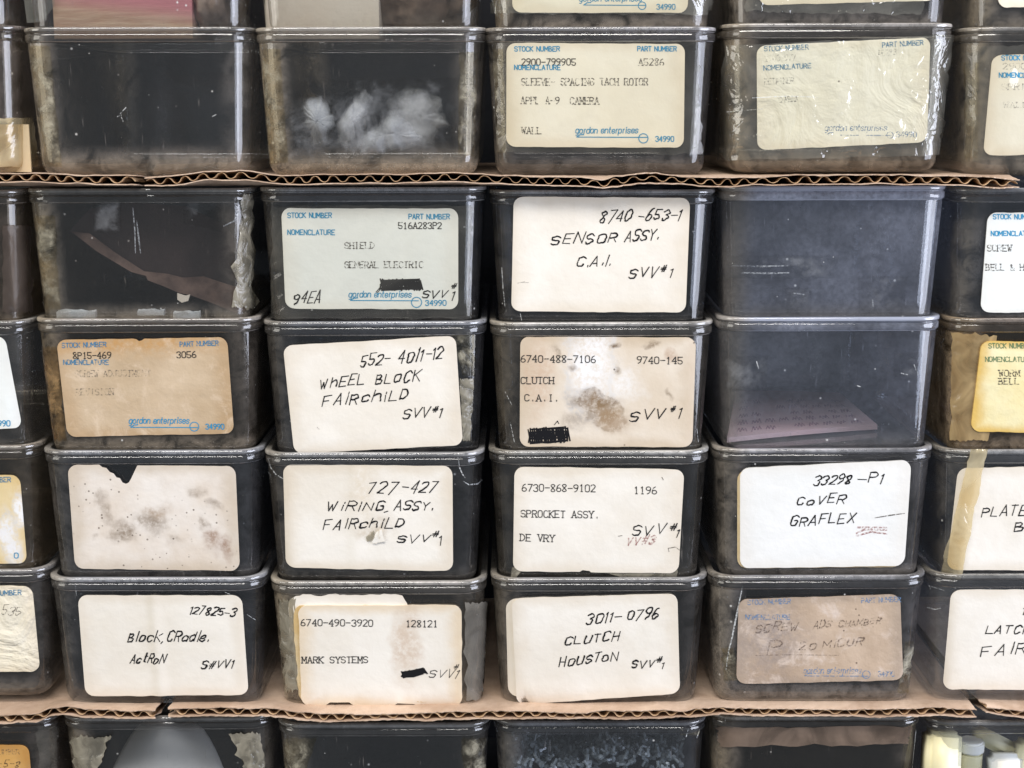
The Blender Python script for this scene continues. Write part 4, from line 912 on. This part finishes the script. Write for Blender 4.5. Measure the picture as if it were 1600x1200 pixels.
# ------------------------------------------------------------------ things lying in the bins
def floor_z(c, r): return B[c, r].loc.z + 0.0008
def sheet_px(name, pts, Y, th, mat, label, cat, group=None, jit=0.0, lean=0.0):
    """flat piece standing in the bin: outline from photo pixels at depth Y, real thickness, leaning back"""
    w_ = [at(x, y, Y) for x, y in pts]; z0 = min(p.z for p in w_)
    base = Vector((sum(p.x for p in w_) / len(w_), Y, z0))
    pts2 = [(p.x - base.x, p.z - base.z) for p in w_]
    vs = [Vector((x, z * lean, z)) for x, z in pts2] + [Vector((x, z * lean + th, z)) for x, z in pts2]
    n = len(pts2)
    bm = bmesh.new(); bv_ = [bm.verts.new(v) for v in vs]
    f1 = bm.faces.new(bv_[:n]); f2 = bm.faces.new(list(reversed(bv_[n:])))
    for i in range(n): bm.faces.new((bv_[i], bv_[n + i], bv_[n + (i + 1) % n], bv_[(i + 1) % n]))
    bmesh.ops.recalc_face_normals(bm, faces=bm.faces)
    o = from_bm(name, bm, [mat], None, False); o.location = base
    return tag(o, label, cat, group)
def crumple(name, loc, size, mat, label, cat, seed, sub=4, amp=0.45, freq=2.2):
    bm = bmesh.new(); bmesh.ops.create_icosphere(bm, subdivisions=sub, radius=1)
    for v in bm.verts:
        p = v.co.copy()
        d = 1 + amp * (noise.ridged_multi_fractal(p * freq * .6 + Vector((seed, 0, 0)), 1.0, 2.1, 4, 1.0, 2.0) - 1.0) * .6 + .3 * amp * nz(p.x * 5 + seed, p.y * 5, p.z * 5)
        v.co = Vector((p.x * size[0] * d, p.y * size[1] * d, p.z * size[2] * d))
    lo = min(v.co.z for v in bm.verts)
    for v in bm.verts: v.co.z -= lo
    o = from_bm(name, bm, [mat]); o.location = loc
    return tag(o, label, cat)
# top row
p = at(190, 20, 0.016); z0 = floor_z(1, 0)
o = slab('wood_block', (at(83, 20, .014).x, .014, z0), (at(300, 20, .014).x, .06, z0 + .045), 'woodpink')
mid = Vector((at(190, 20, .014).x, .014, z0))
for v in o.data.vertices: v.co -= mid
o.location = mid; tag(o, 'pink and tan wooden block in the top row bin', 'wood block')
crumple('crumpled_wrap', Vector((at(330, 20, .03).x, .035, z0)), (.014, .02, .02), 'brownpaper', 'crumpled brown wrap beside the pink wooden block', 'wrapping', 3)
sheet_px('film_piece', [(30, -60), (92, -60), (84, 10), (66, 34), (42, 36)], .012, .0004, 'film_clear', 'curled clear film piece left of the pink wooden block', 'film')
z0 = floor_z(2, 0)
o = slab('cream_card_box', (at(415, 20, .016).x, .016, z0), (at(592, 20, .016).x, .05, z0 + .04), 'creamcard')
mid = Vector((at(500, 20, .016).x, .016, z0))
for v in o.data.vertices: v.co -= mid
o.location = mid; tag(o, 'cream card box in the second top row bin', 'card box')
crumple('crumpled_paper', Vector((at(650, 20, .034).x, .036, z0)), (.026, .02, .022), 'brownpaper', 'crumpled brown paper beside the cream card box', 'paper', 9)
# row 1
z0 = floor_z(2, 1)
BAGS = [([(470, 165), (482, 153), (500, 150), (510, 160), (516, 178), (524, 196), (514, 206), (508, 228), (496, 232), (486, 226), (482, 205), (472, 196), (478, 180)], .010, 'mitten shaped white film piece at the left of the frosted bin'),
        ([(524, 196), (540, 172), (552, 150), (568, 140), (582, 150), (574, 176), (556, 192), (546, 200), (552, 222), (540, 236), (526, 226)], .018, 'leaf shaped greyish film piece leaning right in the frosted bin'),
        ([(548, 232), (566, 206), (588, 194), (604, 176), (626, 166), (636, 186), (650, 206), (660, 216), (648, 226), (630, 238), (580, 242)], .009, 'brightest folded white film piece in the middle of the frosted bin'),
        ([(598, 170), (612, 144), (640, 134), (668, 140), (690, 156), (694, 182), (702, 196), (690, 204), (676, 232), (640, 236), (620, 214)], .030, 'dim large film piece at the back right of the frosted bin'),
        ([(560, 244), (568, 222), (590, 214), (602, 206), (604, 242)], .0075, 'small white film scrap at the front of the frosted bin')]
for i, (pp, Y, lab) in enumerate(BAGS):
    pw = [at(x, y, Y) for x, y in pp]
    c_ = sum(pw, Vector()) / len(pw)
    o2 = []
    for a_, b_ in zip(pw, pw[1:] + pw[:1]):
        for k in range(6): o2.append(a_.lerp(b_, k / 6))
    no = len(o2); rings = 14; vs = [Vector((0, 0, 0))]; fs = []
    for r_ in range(1, rings + 1):
        for k, q in enumerate(o2):
            d = (q - c_) * (r_ / rings); x, z = d.x, d.z
            ed = .0010 * nz(k * .45, i * 7.7) * (r_ / rings)
            y = .0045 * (abs(nz(x * 75 + z * 40 + i * 5, z * 30 - x * 25, i)) - .25) + .0009 * nz(x * 200, z * 200, i * 3) + .003 * (r_ / rings) ** 2
            vs.append(Vector((x + ed, y, z + ed)))
    for k in range(no): fs.append((0, 1 + k, 1 + (k + 1) % no))
    for r_ in range(rings - 1):
        for k in range(no):
            a_ = 1 + r_ * no; fs.append((a_ + k, a_ + no + k, a_ + no + (k + 1) % no, a_ + (k + 1) % no))
    o = pydata('plastic_film', vs, fs, ['bag'], uvs=[(0, 0)] + [(r_ / rings, 0) for r_ in range(1, rings + 1) for k in range(no)]); o.location = c_
    sd = o.modifiers.new('thickness', 'SOLIDIFY'); sd.thickness = .0005
    tag(o, lab, 'plastic film', 'crumpled film pieces in the frosted bin')
z0 = floor_z(0, 1)
o = slab('tan_card', (at(-70, 200, .012).x, .012, z0), (at(45, 200, .012).x, .013, z0 + .020), 'tancard')
mid = Vector((at(0, 200, .012).x, .012, z0))
for v in o.data.vertices: v.co -= mid
o.location = mid; tag(o, 'tan card standing in the bin at the far left edge', 'card')
# row 2
sheet_px('paper_sheet', [(112, 362), (150, 392), (180, 410), (205, 425), (228, 431), (231, 438), (255, 447), (278, 457), (300, 462), (335, 475), (368, 489), (386, 484), (380, 452), (345, 441), (318, 432), (286, 434), (262, 428), (225, 424), (180, 395), (140, 365)], .012, .0005, 'redpaper', 'reddish brown torn paper lying diagonally inside the bin', 'paper sheet')
sheet_px('paper_sheet', [(108, 362), (150, 392), (205, 425), (255, 447), (300, 460), (350, 474), (386, 478), (386, 400), (352, 352), (290, 322), (200, 316), (140, 326)], .0135, .0005, 'shadedpaper', 'shaded upper part of the torn reddish brown paper, painted dark', 'paper sheet')
sheet_px('paper_tab', [(277, 458), (290, 462), (297, 460), (294, 470), (284, 473), (277, 468)], .0112, .0004, 'creamcard', 'small cream paper tab hanging from the reddish brown paper', 'paper tab')
z0 = floor_z(1, 2)
for i, (x0, x1, y0, y1, d) in enumerate(((216, 257, 484, 492, .008), (272, 313, 487, 496, .008), (90, 150, 486, 496, .009))):
    a, b_ = at(x0, y1, d), at(x1, y0, d)
    bm = bmesh.new(); bmesh.ops.create_cube(bm, size=1)
    bmesh.ops.subdivide_edges(bm, edges=bm.edges, cuts=4, use_grid_fill=True)
    for v in bm.verts:
        q = v.co; v.co = Vector((q.x * (b_.x - a.x), q.y * .003, (q.z + .5) * max(.0012, (b_.z - a.z)) * (1 + .5 * nz(q.x * 5 + i * 9, q.y * 3))))
    o = from_bm('white_flake', bm, ['whiteflake'], None, False); o.location = ((a.x + b_.x) / 2, d, max(a.z, z0 + .0002))
    tag(o, ['short white bar at the bottom below the reddish brown paper', 'pale strip at the bottom right of the short white bar', 'crumbling pale strip at the bottom left of its bin'][i], 'debris', 'white bits in the bin with the torn paper')
# row 3: pink card lying on the floor
z0 = floor_z(4, 3) + .0012
cq = [at(1135, 690, .012), at(1372, 668, .016), at(1312, 606, .10), at(1140, 600, .10)]
base = Vector((cq[0].x, .05, z0))
def onfl(px, py):
    d = ray(px, py); return CAM + d * ((z0 + .0026 - CAM.z) / d.z)
cp = [onfl(1136, 684), onfl(1371, 664), onfl(1312, 612), onfl(1150, 612)]
cp = [Vector((p.x, min(p.y, .135), p.z)) for p in cp]
base = sum(cp, Vector()) / 4; base.z = z0
vs = []
tn = 10
for j in range(tn + 1):
    for i in range(tn + 1):
        u, v = i / tn, j / tn
        q = (cp[0] * (1 - u) + cp[1] * u) * (1 - v) + (cp[3] * (1 - u) + cp[2] * u) * v - base
        vs.append(Vector((q.x, q.y, .0026 + .0006 * math.sin(u * 3 + v)))); 
nv = len(vs); vs += [v - Vector((0, 0, .0022)) for v in vs]
fs = []
W_ = tn + 1
for j in range(tn):
    for i in range(tn):
        a = j * W_ + i; fs += [(a, a + 1, a + W_ + 1, a + W_), (nv + a, nv + a + W_, nv + a + W_ + 1, nv + a + 1)]
for i in range(tn):
    fs += [(i, nv + i, nv + i + 1, i + 1), (tn * W_ + i, tn * W_ + i + 1, nv + tn * W_ + i + 1, nv + tn * W_ + i), (i * W_, (i + 1) * W_, nv + (i + 1) * W_, nv + i * W_), (i * W_ + tn, nv + i * W_ + tn, nv + (i + 1) * W_ + tn, (i + 1) * W_ + tn)]
mi = [0] * len(fs); UV_ = [(0, 0)] * len(vs)
for ln in range(5):      # faded pencil lines on the card
    v0 = .12 + ln * .15
    for k in range(9):
        if R() < .15: continue
        u0 = .06 + k * .098; pv = None
        for q in range(7):
            u = u0 + q * .011; v = v0 + (.035 if q % 2 else -.035) * (.6 + R())
            P_ = (cp[0] * (1 - u) + cp[1] * u) * (1 - v) + (cp[3] * (1 - u) + cp[2] * u) * v - base
            zz = .0026 + .0006 * math.sin(u * 3 + v) + .0001
            cur = (len(vs), len(vs) + 1); vs += [Vector((P_.x - .0003, P_.y, zz)), Vector((P_.x + .0003, P_.y, zz))]; UV_ += [(0, 0)] * 2
            if pv: fs.append((pv[0], pv[1], cur[1], cur[0])); mi.append(1)
            pv = cur
o = pydata('pink_card', vs, fs, ['pinkcard', 'purple'], None, False, mi); o.location = base
tag(o, 'pink card with faded scribbles lying on the floor of a clear bin', 'card')
# row 6
z0 = floor_z(1, 6)
vs, fs = [], []
for j in range(13):
    for i in range(25):
        u, v = i / 24, j / 12
        x0_, x1_ = at(200, 1200, .02).x - (v * .0), at(352, 1200, .02).x
        wdt = .25 + .75 * (1 - v) ** .6
        cx_ = at(268, 1160, .03).x
        x = cx_ + (u - .5) * 2 * .036 * wdt
        y = .004 + .02 * v + .008 * (abs(u - .5) * 2) ** 2
        vs.append(Vector((x, y, z0 + .048 * v + .002 * math.sin(u * 5)))) 
for j in range(12):
    for i in range(24):
        a = j * 25 + i; fs.append((a, a + 1, a + 26, a + 25))
base = Vector((at(268, 1160, .03).x, .02, z0)); vs = [v - base for v in vs]
o = pydata('white_paper', vs, fs, ['whitepaper']); o.location = base
sd = o.modifiers.new('thickness', 'SOLIDIFY'); sd.thickness = .0006; sd.offset = 1
tag(o, 'big curved white paper standing in the bottom row bin', 'paper')
z0 = floor_z(3, 6)
bm = bmesh.new()
bx = B[3, 6].loc.x
for k in range(900):
    x = bx + (R() - .5) * .078; y = .008 + R() ** 1.5 * .11
    hgt = .036 + .006 * nz(x * 60, y * 40) + .006 * sm(-.03, .04, x - bx)
    z = z0 + hgt * (1 - .3 * R() * R()) - (.01 * R() if y < .012 else 0) - (R() * .03 if y < .011 else 0)
    mt = Matrix.Translation((x, y, z)) @ Matrix.Rotation(R() * 6.28, 4, Vector((R() - .5, R() - .5, R() - .5)).normalized())
    g = bmesh.ops.create_cone(bm, cap_ends=True, segments=6, radius1=.0013, radius2=.0013, depth=.0012, matrix=mt)
    bmesh.ops.create_cone(bm, cap_ends=True, segments=5, radius1=.0007, radius2=.0007, depth=.0035, matrix=mt @ Matrix.Translation((0, 0, .0018)))
o = from_bm('small_screws', bm, ['steel'], None, False)
tag(o, 'heap of tiny shiny screws filling the bottom row bin', 'screws', kind='stuff')
# ivory parts
z0 = floor_z(5, 6)
def part_box(px, w_, h_, top, Y, rot, lab, mat='ivory'):
    c_ = at(px, top, Y)
    bm = bmesh.new(); bmesh.ops.create_cube(bm, size=1)
    for v in bm.verts: v.co = Vector((v.co.x * w_, v.co.y * .014, (v.co.z - .5) * h_))
    bmesh.ops.bevel(bm, geom=bm.edges[:], offset=.0022, segments=3, affect='EDGES')
    o = from_bm('ivory_block', bm, [mat]); o.location = c_; o.rotation_euler = (math.radians(-12), math.radians(rot), 0)
    return tag(o, lab, 'plastic part', 'ivory plastic parts in the bottom right bin')
part_box(1472, .0155, .03, 1140, .010, 3, 'ivory block with small dark marks at the left of its bin')
part_box(1558, .020, .008, 1146, .018, 28, 'tilted ivory bar behind the other ivory parts')
part_box(1568, .014, .022, 1176, .009, -3, 'pale ivory block at the front below the tilted bar', 'ivory2')
part_box(1606, .010, .028, 1155, .011, 6, 'ivory block cut off by the right edge of the photo')
part_box(1466, .014, .012, 1182, .009, -2, 'low ivory block at the front left corner of its bin', 'ivory2')
c_ = at(1518, 1156, .010)
jr = bpy.data.objects.new('small_bottle', None); COL.objects.link(jr); jr.location = c_ - Vector((0, 0, .028))
tag(jr, 'small bottle with a round white cap standing between ivory blocks', 'bottle')
for nm, r_, za, zb, mt in (('bottle_body', .0052, 0, .0225, 'ivory'), ('cap', .0058, .0225, .028, 'ivory2')):
    bm = bmesh.new(); bmesh.ops.create_cone(bm, cap_ends=True, segments=32, radius1=r_, radius2=r_, depth=zb - za, matrix=Matrix.Translation((0, 0, (za + zb) / 2)))
    bmesh.ops.bevel(bm, geom=[e for e in bm.edges if abs(e.verts[0].co.z - e.verts[1].co.z) < 1e-6], offset=.0008, segments=2, affect='EDGES')
    from_bm(nm, bm, [mt], jr, False)
